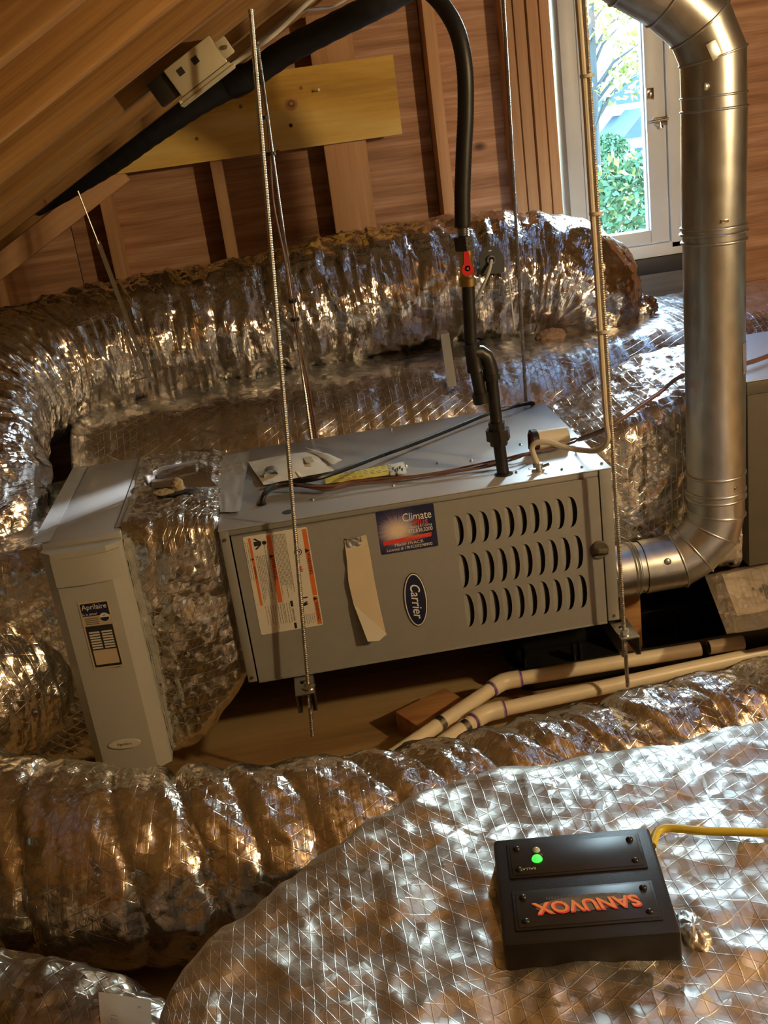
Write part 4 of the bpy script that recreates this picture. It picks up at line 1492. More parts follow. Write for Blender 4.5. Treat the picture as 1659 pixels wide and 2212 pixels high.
E_ = wrap_duct('foil_plenum', [(-0.085, -1.55, -1.22, -0.10, 0.05, 0.07), (-0.08, -1.58, -1.14, -0.20, 0.13, 0.08), (-0.06, -1.6, -1.05, -0.235, 0.172, 0.08), (-0.01, -1.6, -0.965, -0.245, 0.184, 0.09), (0.07, -1.6, -0.90, -0.245, 0.188, 0.09),
                              (0.21, -1.6, -0.795, -0.245, 0.191, 0.09), (0.35, -1.6, -0.735, -0.245, 0.192, 0.08), (0.60, -1.6, -0.725, -0.245, 0.192, 0.09), (0.95, -1.6, -0.72, -0.245, 0.190, 0.09), (1.5, -1.6, -0.72, -0.245, 0.190, 0.09)],
               'plenum_foil', None, 0.006, 420, cr=0.0115, crk=8, fine=0.0022, seed=30, rib=0.002, ribk=9)
tag(E_, 'big crumpled foil-wrapped plenum in the foreground carrying a black box', 'plenum')

# ---------------------------------------------------------------- galvanized vent pipe
ve = thing('vent_pipe', 'galvanized sheet metal vent pipe rising from the right end of the furnace', 'vent pipe', (1.12, 0.10, 0.08))
VR = 0.0645
vy = 0.10
zh = 0.072
xv = 1.118
HR = 0.060


def gored(name, pts, r, m='galvanized', bead=True):
    """straight length with a raised bead at each end"""
    a, b = Vector(pts[0]), Vector(pts[1])
    L = (b - a).length
    prof = [(0, r), (L, r)]
    o = obj(name, MB().tube([a, b], r, 40, True), m, ve, 30)
    return o


def bead(c, d, r, parent, w=0.004, h=0.0035):
    d = Vector(d).normalized()
    prof = [(-w, r), (-w * 0.5, r + h * 0.8), (0, r + h), (w * 0.5, r + h * 0.8), (w, r)]
    n = 40
    N = d.orthogonal().normalized()
    B = d.cross(N)
    vs = [Vector(c) + d * t + (N * math.cos(2 * math.pi * j / n) + B * math.sin(2 * math.pi * j / n)) * q for t, q in prof for j in range(n)]
    fs = [(i * n + j, i * n + (j + 1) % n, (i + 1) * n + (j + 1) % n, (i + 1) * n + j) for i in range(len(prof) - 1) for j in range(n)]
    return obj('bead', MB().add(vs, fs), 'galvanized', parent, 60)


def rivet(c, d, parent, r=0.004):
    return obj('screw', MB().lathe([(0, r), (0.0012, r), (0.003, r * 0.6), (0.003, 0)], c, d, 10), 'steel_zinc', parent)


def mitred(name, pts, r, joints=True):
    """elbow of gores: one mitred mesh per gore"""
    P = [Vector(p) for p in pts]
    n = 40
    rings = []
    for i, p in enumerate(P):
        if i == 0:
            tn = P[1] - P[0]
        elif i == len(P) - 1:
            tn = P[-1] - P[-2]
        else:
            tn = (P[i] - P[i - 1]).normalized() + (P[i + 1] - P[i]).normalized()
        tn.normalize()
        rings.append((p, tn))
    out = []
    side = Vector((0, 1, 0))
    for i in range(len(P) - 1):
        d = (P[i + 1] - P[i]).normalized()
        N = (side - d * side.dot(d)).normalized()
        B = d.cross(N)
        vs = []
        for (c, tn) in (rings[i], rings[i + 1]):
            for j in range(n):
                a = 2 * math.pi * j / n
                v = (N * math.cos(a) + B * math.sin(a)) * r
                # slide along the gore's axis onto the mitre plane
                v = v - d * (v.dot(tn) / d.dot(tn))
                vs.append(c + v)
        fs = [(j, (j + 1) % n, n + (j + 1) % n, n + j) for j in range(n)]
        g = obj(name, MB().add(vs, fs), 'galvanized', ve, 40)
        out.append(g)
        if i < len(P) - 2:
            c, tn = rings[i + 1]
            ring_pts = []
            for j in range(n):
                a = 2 * math.pi * j / n
                v = (N * math.cos(a) + B * math.sin(a)) * (r + 0.0012)
                ring_pts.append(c + v - d * (v.dot(tn) / d.dot(tn)))
            mb = MB()
            vs, fs = [], []
            for j in range(n):
                rv = (ring_pts[j] - c).normalized()
                for q in range(6):
                    b = 2 * math.pi * q / 6
                    vs.append(ring_pts[j] + (rv * math.cos(b) + tn * math.sin(b)) * 0.0024)
            for j in range(n):
                for q in range(6):
                    fs.append((j * 6 + q, j * 6 + (q + 1) % 6, ((j + 1) % n) * 6 + (q + 1) % 6, ((j + 1) % n) * 6 + q))
            obj('gore_seam', mb.add(vs, fs), 'galvanized', g, 60)
    return out


# outlet collar, horizontal length, lower elbow
x0 = FL + 0.002
obj('outlet_collar', MB().tube([(x0, vy, zh), (x0 + 0.05, vy, zh)], HR - 0.004, 40), 'chrome', ve, 30)
h1 = gored('straight_length', [(x0 + 0.014, vy, zh - 0.001), (x0 + 0.085, vy, zh)], HR)
bead((x0 + 0.060, vy, zh), (1, 0, 0.0), HR, h1)
bead((x0 + 0.068, vy, zh), (1, 0, 0.0), HR, h1)
bead((x0 + 0.090, vy, zh), (1, 0, 0.0), HR + 0.001, h1, 0.002, 0.002)
rivet((x0 + 0.078, vy - HR * 0.8, zh - HR * 0.6), (0, -0.8, -0.6), h1)
ck = math.pi / 8
el_r = 0.118
ex = xv - el_r
elb = [(x0 + 0.085, vy, zh), (ex + 0.02, vy, zh + 0.001)]
for a in (30, 60):
    elb.append((ex + el_r * 1.04 * math.sin(rad(a)), vy, zh + 0.004 + el_r * 1.04 * (1 - math.cos(rad(a)))))
elb += [(xv, vy, zh + el_r * 0.93), (xv, vy, zh + el_r + 0.07)]
gs = mitred('elbow_gore', elb, HR + 0.003)
for g, (px, py) in zip((0, 0, 1, 2, 3), ((1443, 1216), (1417, 1265), (1501, 1218), (1523, 1205), (1567, 1110))):
    c = PY(px, py, vy - HR * 0.9)
    obj('screw', MB().sphere(c, 0.0042, 10, (1, 0.5, 1)), 'steel_zinc', gs[g])
# dimple on the horizontal length
c = PY(1443, 1216, vy - HR * 0.97)
obj('dimple', MB().sphere(c + Vector((0, 0.004, 0)), 0.010, 14, (1, 0.55, 1)), 'galvanized', gs[0])
# collar and vertical lengths
zc = PY(1543, 1060, vy).z
zc2 = PY(1545, 500, vy).z
zt = PY(1545, 235, vy).z
v1 = gored('straight_length', [(xv, vy, zc - 0.01), (xv + 0.008, vy, zc2)], VR)
for dz in (-0.012, 0.004, 0.045):
    bead((xv, vy, zc + dz), (0, 0, 1), VR, v1)
rivet((xv + 0.02, vy - VR * 0.95, zc + 0.022), (0.3, -0.95, 0), v1)
mk = PY(1590, 785, vy - VR * 0.6)
A = [PY(1580, 757, 0.045), PY(1603, 750, 0.07), PY(1603, 815, 0.07), PY(1584, 820, 0.045)]
axx = Vector((xv + 0.004, vy, 0))


def fn(u, v):
    a = rad(-42) + v * rad(36)
    z = 0.575 - 0.066 * u
    return np.stack([xv + 0.004 + (VR + 0.0015) * np.cos(a + rad(-8)), vy - 0 * u + (VR + 0.0015) * np.sin(a + rad(-8)), z], -1)


sheet('foil_patch', fn, 14, 14, 'film_foil', v1, 0.0006)
v2 = gored('straight_length', [(xv + 0.007, vy, zc2), (xv + 0.014, vy, zt)], VR + 0.0008)
for dz in (-0.018, 0.0, 0.012):
    bead((xv + 0.008, vy, zc2 + dz), (0.01, 0, 1), VR, v2, 0.004, 0.005 if dz else 0.007)
obj('slot_plate', MB().box((xv - 0.004, vy - VR - 0.004, zc2 + 0.024), (xv + 0.012, vy - VR + 0.004, zc2 + 0.031), 0.001), 'chrome', v2)
bead((xv + 0.014, vy, zt), (0.01, 0, 1), VR, v2, 0.003, 0.004)
bead((xv + 0.014, vy, zt + 0.026), (0.01, 0, 1), VR, v2, 0.0025, 0.003)
top = [(xv + 0.014, vy, zt), (xv + 0.014, vy, zt + 0.10)]
q = Vector(top[-1])
e1 = q + Vector((-0.026, 0, 0.062))
e2 = e1 + Vector((-0.062, 0, 0.058))
top += [e1, e2, e2 + Vector((-0.078, 0, 0.050)), e2 + Vector((-0.36, 0, 0.23))]
gt = mitred('elbow_gore', top, VR)
for k, t_ in ((3, 0.15), (3, 0.45), (4, 0.22), (4, 0.34)):
    pass
dl = (Vector(top[-1]) - Vector(top[-2])).normalized()
for t_ in (0.045, 0.052, 0.085):
    bead(Vector(top[-2]) + dl * t_, dl, VR, gt[-1], 0.003, 0.004)
for (px, py) in ((1524, 187), (1606, 180)):
    c = PY(px, py, vy - VR * (0.99 if px < 1560 else 0.45))
    obj('dimple', MB().sphere(c, 0.008, 12, (1, 0.6, 1)), 'galvanized', gt[0])
obj('rivet_plate', MB().box((-0.011, -0.0015, -0.017), (0.011, 0.0015, 0.017), 0.001).xf(
    Matrix.Translation(PY(1542, 108, vy - VR * 0.99)) @ Matrix.Rotation(rad(-24), 4, 'Y')), 'galvanized', gt[1])

# ---------------------------------------------------------------- gas line
gp = thing('gas_line', 'black iron gas pipe with red valve and black hose entering the furnace top', 'gas pipe', (0.627, 0.07, FH))
gy = 0.07
GR = 0.0134
pipe0 = PZ(1088, 1026, FH)
B1 = PY(1077, 950, gy); B2 = PY(1062, 815, gy)
pipe0.y = gy
obj('pipe', MB().tube([pipe0 + Vector((0, 0, -0.01)), B1], GR, 20), 'black_iron', gp)
obj('pipe', MB().tube([B1, B2], GR, 20), 'black_iron', gp)
# union
uc = PY(1076, 940, gy)
ud = (B2 - pipe0).normalized()
un = obj('union', MB().tube([uc - ud * 0.022, uc - ud * 0.010], GR * 1.45, 8), 'black_iron', gp, 20)
obj('union_nut', MB().tube([uc - ud * 0.010, uc + ud * 0.014], GR * 1.95, 8), 'black_iron', un, 20)
obj('union_end', MB().tube([uc + ud * 0.014, uc + ud * 0.030], GR * 1.4, 8), 'black_iron', un, 20)
# elbow from riser to tee
E1 = PY(1052, 775, gy)
E0 = PY(1022, 762, gy + 0.004)
pts = [B2 - ud * 0.002, B2 + ud * 0.012, PY(1057, 788, gy), PY(1050, 770, gy), PY(1038, 762, gy), PY(1026, 762, gy)]
obj('elbow', MB().tube(pts, [GR * 1.28, GR * 1.22, GR * 1.2, GR * 1.2, GR * 1.2, GR * 1.25], 20), 'black_iron', gp)
obj('elbow_band', MB().tube([B2 - ud * 0.004, B2 + ud * 0.008], GR * 1.42, 20), 'black_iron', gp)
# tee, drip leg, cap
T0, T1 = PY(1028, 800, gy), PY(1017, 740, gy)
obj('tee', MB().tube([T0, PY(1025, 788, gy), PY(1020, 752, gy), T1], [GR * 1.4, GR * 1.25, GR * 1.25, GR * 1.42], 20), 'black_iron', gp)
D0, D1 = T0, PY(1038, 852, gy)
obj('drip_leg', MB().tube([D0, D1], GR, 20), 'black_iron', gp)
obj('drip_cap', MB().lathe([(0, GR * 1.35), (0.022, GR * 1.35), (0.026, GR * 0.8), (0.026, 0)], PY(1037, 848, gy), D1 - D0, 20), 'black_iron', gp)
# riser to valve, valve, nut, hose
V0, V1 = T1, PY(1011, 612, gy)
obj('pipe', MB().tube([V0, V1], GR, 20), 'black_iron', gp)
vb0, vb1 = PY(1011, 617, gy), PY(1005, 536, gy)
vd = (vb1 - vb0).normalized()
Lv = (vb1 - vb0).length
vb = obj('valve_body', MB().tube([vb0, vb0 + vd * Lv * 0.2, vb0 + vd * Lv * 0.25, vb0 + vd * Lv * 0.75, vb0 + vd * Lv * 0.8, vb1], [GR * 1.35, GR * 1.35, GR * 1.1, GR * 1.1, GR * 1.3, GR * 1.3], 16), 'brass', gp)
hc = PY(1010, 580, gy - 0.024)
poly = [(0.0125 * math.cos(a * 0.45), -0.003 + 0.0125 * math.sin(a * 0.45)) for a in range(-6, 0)]
hd = obj('valve_handle', MB().prism([(-0.0115, -0.008), (-0.006, -0.0145), (0.006, -0.0145), (0.0115, -0.008), (0.0115, 0.004), (0.0065, 0.010), (0.0055, 0.032), (-0.0045, 0.034), (-0.0065, 0.010), (-0.0115, 0.004)],
                                    hc, (1, 0, 0), (0.02, 0, 1), (0, 1, 0), 0.006), 'red_handle', gp, 30)
obj('handle_screw', MB().cyl(hc + Vector((0, 0.001, 0)), hc + Vector((0, -0.003, 0)), 0.003, 8), 'brass', hd)
obj('valve_stem', MB().cyl(hc, Vector((hc.x, gy, hc.z)), 0.006, 10), 'brass', gp)
N0, N1 = PY(1005, 540, gy), PY(1001, 510, gy)
obj('hose_nut', MB().tube([N0, N1], GR * 1.5, 8), 'black_iron', gp, 20)
cs_ = [PY(1001, 511, gy), PY(999.5, 485, gy)]
n = 13
obj('corrugated_end', MB().tube([cs_[0] + (cs_[1] - cs_[0]) * i / (n - 1) for i in range(n)], [0.0128 if i % 2 else 0.0095 for i in range(n)], 18), 'steel_zinc', gp, 60)
H = [PY(999.5, 490, gy), PY(999, 420, gy), PY(1002, 330, gy), PY(1006, 240, gy), PY(1004, 150, gy), PY(990, 75, gy + 0.01), PY(962, 20, gy + 0.03), PY(925, -20, gy + 0.06), PY(880, -45, gy + 0.1), PY(830, -60, gy + 0.14)]
Hc, _s2 = spline([tuple(p) for p in H], 0.004)
n = len(Hc)
obj('hose', MB().tube([Vector(p) for p in Hc], [0.0166 if (i % 2) else 0.0160 for i in range(n)], 18), 'rubber', gp, 60)

# ---------------------------------------------------------------- insulated line running up under the rafters
ls = thing('insulated_line', 'thick black foam-insulated line running up under the rafters', 'pipe', PY(330, 270, 1.0))
pts = [PY(80, 455, 1.36), PY(150, 412, 1.33), PY(240, 352, 1.25), PY(330, 285, 1.15), PY(440, 213, 1.05), PY(545, 160, 0.98), PY(620, 110, 0.93), PY(720, 58, 0.88), PY(835, 0, 0.82), PY(900, -40, 0.8)]
C4, S = spline([(*p, r) for p, r in zip(pts, (0.018, 0.024, 0.032, 0.035, 0.035, 0.034, 0.034, 0.033, 0.033, 0.033))], 0.01)
obj('foam_sleeve', MB().tube([Vector(p[:3]) for p in C4], [p[3] * (1 + 0.02 * math.sin(i * 1.3)) for i, p in enumerate(C4)], 20), 'foam_black', ls)
i0 = int(len(C4) * 0.60)
obj('tape_joint', MB().tube([Vector(p[:3]) for p in C4[i0 - 3:i0 + 4]], [0.0355, 0.0385, 0.039, 0.0385, 0.039, 0.0385, 0.036], 20), 'rubber', ls, 50)

# ---------------------------------------------------------------- black ultraviolet lamp box on the foreground plenum
zt = 0.240
cor = [PZ(1062, 1812, zt), PZ(1395, 1787, zt), PZ(1480, 2010, zt), PZ(1090, 2045, zt)]
uxv = ((cor[1] - cor[0]) + (cor[2] - cor[3])).normalized()
ctr = sum(cor, Vector()) / 4
wv = ((cor[1] - cor[0]).length + (cor[2] - cor[3]).length) / 2
hv = ((cor[3] - cor[0]).length + (cor[2] - cor[1]).length) / 2
uyv = Vector((-uxv.y, uxv.x, 0))
sb = thing('lamp_box', 'black ultraviolet purifier box with green light on the foreground plenum', 'air purifier', (ctr.x, ctr.y, 0.185))
MS = frame_m(ctr, uxv, uyv)


def loc_box(lo, hi, bev=0.0):
    return MB().box(lo, hi, bev).xf(MS)


w2, h2 = wv / 2, hv / 2
obj('box_body', loc_box((-w2, -h2, -0.062), (w2, h2, 0), 0.005), 'unit_black', sb, 40)
for (y0, y1, nm) in ((0.185, 0.86, 'status_plate'), (-0.80, -0.125, 'name_plate')):
    a, b = y0 * h2, y1 * h2
    if nm == 'name_plate':
        a, b = -0.75 * h2, -0.13 * h2
    else:
        a, b = 0.20 * h2, 0.82 * h2
    xa, xb = -0.80 * w2, 0.80 * w2
    rim = obj('plate_rim', loc_box((xa - 0.004, a - 0.004, -0.001), (xb + 0.004, b + 0.004, 0.0018), 0.0015), 'unit_black', sb, 40)
    pl = obj(nm, loc_box((xa, a, 0.001), (xb, b, 0.0026), 0.001), 'plate_black', sb, 40)
    for sx in (-1, 1):
        for yy in (a + 0.009, b - 0.009):
            c = MS @ Vector((sx * (xb - 0.009), yy, 0.0026))
            obj('dome_screw', MB().sphere(c, 0.0048, 12, (1, 1, 0.7)), 'pan_black', pl)
    if nm == 'status_plate':
        for (lx, ly, m_) in ((-0.47, 0.66, 'led_clear'), (-0.475, 0.48, 'led_green')):
            c = MS @ Vector((lx * w2, ly * h2, 0.0026))
            obj('indicator_light', MB().sphere(c, 0.0052 if m_ == 'led_clear' else 0.0068, 16, (1, 1, 0.75)), m_, pl)
        dn = -uxv
        text('status_lettering', 'BALLAST', MS @ Vector((-0.62 * w2, 0.30 * h2, 0.003)), -uxv, -uyv, 0.006, 'ink_tan', pl)
        text('status_lettering', 'LAMP', MS @ Vector((-0.46 * w2, 0.56 * h2, 0.003)), -uxv, -uyv, 0.005, 'ink_tan', pl)
    else:
        obj('name_swoosh', MB().prism(oval(0.60 * w2, 0.013, 32), MS @ Vector((0.02 * w2, -0.41 * h2, 0.0026)), uxv + uyv * 0.04, uyv, (0, 0, 1), 0.0004), 'ink_grey', pl, 30)
        text('name_lettering', 'SANUVOX', MS @ Vector((0.00 * w2 + 0.001, -0.445 * h2 - 0.001, 0.0033)), -uxv - uyv * 0.01, -uyv, 0.0255, 'ink_red', pl, shear=-0.25, bold=0.05)
        text('name_lettering', 'SANUVOX', MS @ Vector((0.00 * w2, -0.44 * h2, 0.0036)), -uxv - uyv * 0.01, -uyv, 0.0255, 'ink_orange', pl, shear=-0.25, bold=0.025)
        text('tag_lettering', 'AIR PURIFICATION SYSTEM', MS @ Vector((-0.02 * w2, -0.285 * h2, 0.0033)), -uxv, -uyv, 0.0070, 'ink_grey', pl)
# yellow cable from the box to the right
p0 = MS @ Vector((w2 * 1.01, h2 * 0.88, -0.022))
cb = [p0, PZ(1430, 1790, 0.217), PZ(1520, 1795, 0.218), PZ(1600, 1797, 0.218), PZ(1670, 1800, 0.218), PZ(1850, 1810, 0.216)]
Cc, _ = spline([tuple(p) for p in cb], 0.01)
tag(obj('power_cable', MB().tube([Vector(p) for p in Cc], 0.0056, 12), 'cable_yellow'), 'yellow power cable running right from the black box', 'cable')
# torn edge of the wrap round the box: brown collar at its right
c = PZ(1497, 2012, 0.20)
tag(wool('wrap_cut_edge', (c.x, c.y, 0.196), 0.024, 'plenum_foil', None, 5, (0.6, 1.1, 0.5)), 'curled torn foil edge at the right side of the black box', 'foil')

# ---------------------------------------------------------------- drain pan, condensate pipes, blocks
pan = thing('drain_pan', 'black plastic drain pan with ribs on the floor under the furnace', 'drain pan', (1.25, 0.36, FZ))
px0, px1, py0, py1 = 0.615, 1.55, 0.150, 0.600
zb, zr = FZ + 0.002, -0.176


def rrect(x0, x1, y0, y1, r, n=6):
    out = []
    for (cx, cy, a0) in ((x1 - r, y1 - r, 0), (x0 + r, y1 - r, 90), (x0 + r, y0 + r, 180), (x1 - r, y0 + r, 270)):
        for k in range(n + 1):
            a = rad(a0 + 90 * k / n)
            out.append((cx + r * math.cos(a), cy + r * math.sin(a)))
    return out


loops = [(rrect(px0 + 0.03, px1 - 0.03, py0 + 0.03, py1 - 0.03, 0.03), zb), (rrect(px0 + 0.008, px1 - 0.008, py0 + 0.008, py1 - 0.008, 0.035), zr),
         (rrect(px0, px1, py0, py1, 0.04), zr + 0.003), (rrect(px0, px1, py0, py1, 0.04), zr - 0.004), (rrect(px0 + 0.024, px1 - 0.024, py0 + 0.024, py1 - 0.024, 0.03), zb - 0.001)]
mb = MB()
vs = [(x, y, z) for l, z in loops for x, y in l]
n = len(loops[0][0])
fs = [(i * n + j, i * n + (j + 1) % n, (i + 1) * n + (j + 1) % n, (i + 1) * n + j) for i in range(4) for j in range(n)]
fs += [tuple(range(n)), tuple(4 * n + j for j in range(n - 1, -1, -1))]
obj('tray', mb.add(vs, fs), 'pan_black', pan, 40)
mb = MB().box((px0 + 0.04, 0.37, zb), (px1 - 0.04, 0.395, -0.190), 0.006)
obj('divider', mb, 'pan_black', pan, 40)
c = PZ(1470, 1308, -0.185)
obj('divider_boss', MB().lathe([(0, 0.034), (0.045, 0.030), (0.05, 0.024), (0.05, 0)], (c.x, 0.385, zb), (0, 0, 1), 24), 'pan_black', pan)
for (px, py) in ((1430, 1240), (1448, 1238), (1456, 1345), (1470, 1340), (1503, 1340), (1238, 1400), (1252, 1398), (1130, 1410)):
    c = PZ(px, py, -0.21)
    obj('rib', MB().box((c.x - 0.004, c.y - 0.012, zb), (c.x + 0.004, c.y + 0.012, -0.196), 0.002), 'pan_black', pan, 40)

tag(obj('wood_block', MB().box((0.925, 0.27, zb + 0.003), (0.985, 0.335, -0.075), 0.008), 'block_wood'), 'short end of pale lumber standing in the black pan beside the vent', 'wood block')
c = PZ(935, 1570, FZ)
mb = MB().box((-0.075, -0.06, 0), (0.075, 0.06, 0.055), 0.002).xf(Matrix.Translation((c.x + 0.01, c.y - 0.01, FZ)) @ Matrix.Rotation(rad(28), 4, 'Z'))
tag(obj('wood_block', mb, 'block_wood'), 'rough reddish wood block on the floor under the two drain pipes', 'wood block')

PR = 0.0172
pv = -0.172


def pvc(label, pts, joints, clamp, more=()):
    t = thing('drain_pipe', label, 'pipe', (pts[0].x, pts[0].y, FZ), 'condensate drain pipes')
    for a, b in zip(pts[:-1], pts[1:]):
        obj('pipe', MB().tube([a, b], PR, 20), 'pvc', t)
    a, b, c = pts[0], pts[1], pts[2]
    d1, d2 = (a - b).normalized(), (c - b).normalized()
    e = [b + d1 * 0.042, b + d1 * 0.020, b + (d1 + d2) * 0.004, b + d2 * 0.020, b + d2 * 0.042]
    fit = obj('elbow_fitting', MB().tube(e, [PR * 1.22] * 5, 20), 'pvc', t, 40)
    for d in (d1, d2):
        obj('primer_ring', MB().tube([b + d * 0.040, b + d * 0.0475], [PR * 1.24, PR * 1.06], 20), 'primer_purple', fit, 50)
    if clamp is not None:
        q = b + d2 * clamp
        st = obj('pipe_strap', MB().tube([q - d2 * 0.008, q + d2 * 0.008], PR * 1.1, 20), 'steel_zinc', t)
        s = Vector((0, 0, 1)).cross(d2)
        s = s if s.y < 0 else -s
        obj('strap_foot', MB().box((-0.012, -0.014, -0.001), (0.012, 0.014, 0.001)).xf(frame_m(q + s * 0.030 + Vector((0, 0, -0.016)), d2, s)), 'steel_zinc', st)
    return t


def pvp(px, py, z=pv):
    return PZ(px, py, z)


a, b, c = pvp(1512, 1402), pvp(1085, 1472), pvp(830, 1646)
pvc('tan drain pipe ending open behind the right channel, farther of the two', [a, b, c + (c - b) * 0.2], None, (pvp(965, 1570) - b).length)
o_ = a + (a - b).normalized() * 0.022
p_ = thing('drain_pipe', 'short cut-off length of tan drain pipe below the clear bag', 'pipe', (1.13, 0.1, FZ), 'condensate drain pipes')
obj('pipe', MB().tube([o_, o_ + (a - b).normalized() * 0.085], PR, 20), 'pvc', p_)
obj('bore_shade', MB().cyl(o_ - (a - b).normalized() * 0.0006, o_ + (a - b).normalized() * 0.001, PR * 0.82, 18), 'inside_shade', p_)  # near-black disc paints the shade inside the open pipe end
a, b, c = pvp(1612, 1418, -0.178), pvp(1048, 1540, -0.178), pvp(905, 1640, -0.178)
t = pvc('long tan drain pipe nearest the front flexible duct', [a, b, c + (c - b) * 0.45], None, (pvp(1003, 1572, -0.178) - b).length)
d_ = (a - b).normalized()
obj('pipe', MB().tube([a + d_ * 0.001, a + d_ * 0.3], PR * 0.86, 20), 'pvc', t)

# lumber with a bag of papers at the right edge
mb = MB().box((1.205, -0.05, -0.088), (2.0, 0.252, -0.050), 0.002)
lb = thing('lumber_shelf', 'pale lumber board lying at the right edge under the clear bag', 'lumber', (1.6, 0.1, FZ))
obj('board', mb, 'stud_wood', lb)
obj('support', MB().box((1.62, 0.0, FZ), (1.66, 0.22, -0.0885), 0.002), 'stud_wood', lb)
obj('support', MB().box((1.90, 0.0, FZ), (1.94, 0.22, -0.0885), 0.002), 'stud_wood', lb)
bg = thing('clear_bag', 'clear plastic zip bag holding printed papers at the right edge', 'bag', (1.25, 0.1, -0.05))
Q = [PZ(1522, 1245, -0.030), PZ(1662, 1216, -0.030), PZ(1662, 1358, -0.045), PZ(1570, 1371, -0.045)]
Q[1] = Q[0] + (Q[1] - Q[0]) * 1.6
Q[2] = Q[3] + (Q[2] - Q[3]) * 2.4
QA = [np.array(p) for p in Q]


def bagfn(off, cr, u0=0.0, u1=1.0, v0=0.0, v1=1.0):
    def fn(u, v):
        u, v = u0 + (u1 - u0) * u, v0 + (v1 - v0) * v
        P = (QA[0] * (1 - v)[..., None] + QA[1] * v[..., None]) * (1 - u)[..., None] + (QA[3] * (1 - v)[..., None] + QA[2] * v[..., None]) * u[..., None]
        edge = np.minimum(np.minimum(u, 1 - u), np.minimum(v, 1 - v)) * 8
        P[..., 2] += off * np.clip(edge, 0, 1) + cr * crumple(P, 13, 3) + cr * 0.5 * crumple(P, 30, 8)
        return P
    return fn


sheet('bag_film', bagfn(0.010, 0.005), 46, 46, 'clear_bag', bg, 0.0003)
sheet('bag_film', bagfn(-0.006, 0.002), 20, 20, 'clear_bag', bg, 0.0003)
sheet('zip_seal', bagfn(0.0125, 0.0045, 0.0, 1.0, 0.085, 0.105), 40, 4, 'clear_bag', bg, 0.001)
pp = sheet('printed_sheet', bagfn(0.001, 0.0008, 0.03, 0.74, 0.16, 0.97), 12, 12, 'paper', bg, 0.002)
f2 = bagfn(0.0025, 0.0008, 0.03, 0.74, 0.16, 0.97)


def sheet_pt(u, v):
    return Vector(f2(np.array([[u]]), np.array([[v]]))[0, 0])


mb = MB()
for k in range(9):
    v = 0.05 + 0.055 * k
    for (u0, u1) in ((0.05, 0.45), (0.5, 0.9)):
        if (k * 7) % 3 == 0 and u0 < 0.2:
            continue
        mb.add([sheet_pt(u0, v), sheet_pt(u1, v), sheet_pt(u1, v + 0.006), sheet_pt(u0, v + 0.006)], [(0, 1, 2, 3)])
printed('form_lines', mb, 'ink_tan', pp)
mb = MB()
for (u0, u1, v0, v1) in ((0.50, 0.62, 0.36, 0.385), (0.47, 0.53, 0.27, 0.30), (0.44, 0.78, 0.40, 0.415), (0.44, 0.74, 0.425, 0.44), (0.46, 0.76, 0.45, 0.462)):
    mb.add([sheet_pt(u0, v0), sheet_pt(u1, v0), sheet_pt(u1, v1), sheet_pt(u0, v1)], [(0, 1, 2, 3)])
printed('form_block', mb, 'ink_black', pp)

# ---------------------------------------------------------------- things lying on the furnace top
TZ = FH + 0.0026


def lying(name, quad, m, parent, z=TZ + 0.002, cr=0.003, bend=0.0, n=16, thick=0.0006, seed=0):
    A = [np.array(PZ(*p, z)) for p in quad]

    def fn(u, v):
        P = (A[0] * (1 - v)[..., None] + A[1] * v[..., None]) * (1 - u)[..., None] + (A[3] * (1 - v)[..., None] + A[2] * v[..., None]) * u[..., None]
        P[..., 2] += cr * (0.5 + 0.5 * crumple(P, 16, seed)) + bend * np.sin(u * math.pi) * np.sin(v * math.pi)
        return P
    return sheet(name, fn, n, n, m, parent, thick)


pk = thing('paper_packet', 'crumpled cream paper packet lying on the furnace top', 'paper', PZ(640, 1010, TZ))
lying('packet', [(536, 1002), (690, 974), (723, 1022), (570, 1052)], 'paper', pk, TZ + 0.003, 0.007, 0.012, 20, seed=2)
lying('folded_end', [(660, 970), (712, 985), (740, 998), (720, 1008)], 'paper', pk, TZ + 0.010, 0.006, 0.004, 12, seed=5)
c = PZ(700, 1004, TZ + 0.02)
printed('printed_box', MB().add([PZ(655, 988, TZ + 0.021), PZ(672, 985, TZ + 0.021), PZ(679, 998, TZ + 0.021), PZ(662, 1001, TZ + 0.021)], [(0, 1, 2, 3)]), 'ink_tan', pk)
yt = thing('yellow_tag', 'yellow printed paper tag lying on the furnace top beside wires', 'tag', PZ(790, 1025, TZ))
lying('tag_sheet', [(702, 1034), (845, 1004), (848, 1028), (704, 1048)], 'paper_yellow', yt, TZ + 0.003, 0.004, 0.006, 16, seed=3)
lying('tag_end', [(838, 1006), (872, 999), (879, 1023), (844, 1029)], 'paper', yt, TZ + 0.006, 0.003, 0.002, 10, seed=6)
mb = MB()
for k in range(5):
    for q in range(9):
        x, y = 730 + 13 * q + 1.5 * k, 1029 - 2.8 * q + 3.2 * k - 4
        if (q * 3 + k * 5) % 4 == 0:
            continue
        z = TZ + 0.0165
        mb.add([PZ(x, y, z), PZ(x + 9, y - 1.8, z), PZ(x + 9.3, y - 0.8, z), PZ(x + 0.3, y + 1.0, z)], [(0, 1, 2, 3)])
printed('tag_print', mb, 'ink_grey', yt)
mb = MB()
for q in range(5):
    x, y = 846 + 5 * q, 1010 - 1 * q + (q * 5 % 7)
    z = TZ + 0.0155
    mb.add([PZ(x, y, z), PZ(x + 5, y - 2, z), PZ(x + 4, y + 6, z), PZ(x + 1, y + 5, z)], [(0, 1, 2, 3)])
printed('tag_symbol', mb, 'ink_black', yt)
# bent metal strap
sa, sb_ = PZ(570, 1040, TZ), PZ(606, 1036, TZ)
L_ = 0.030


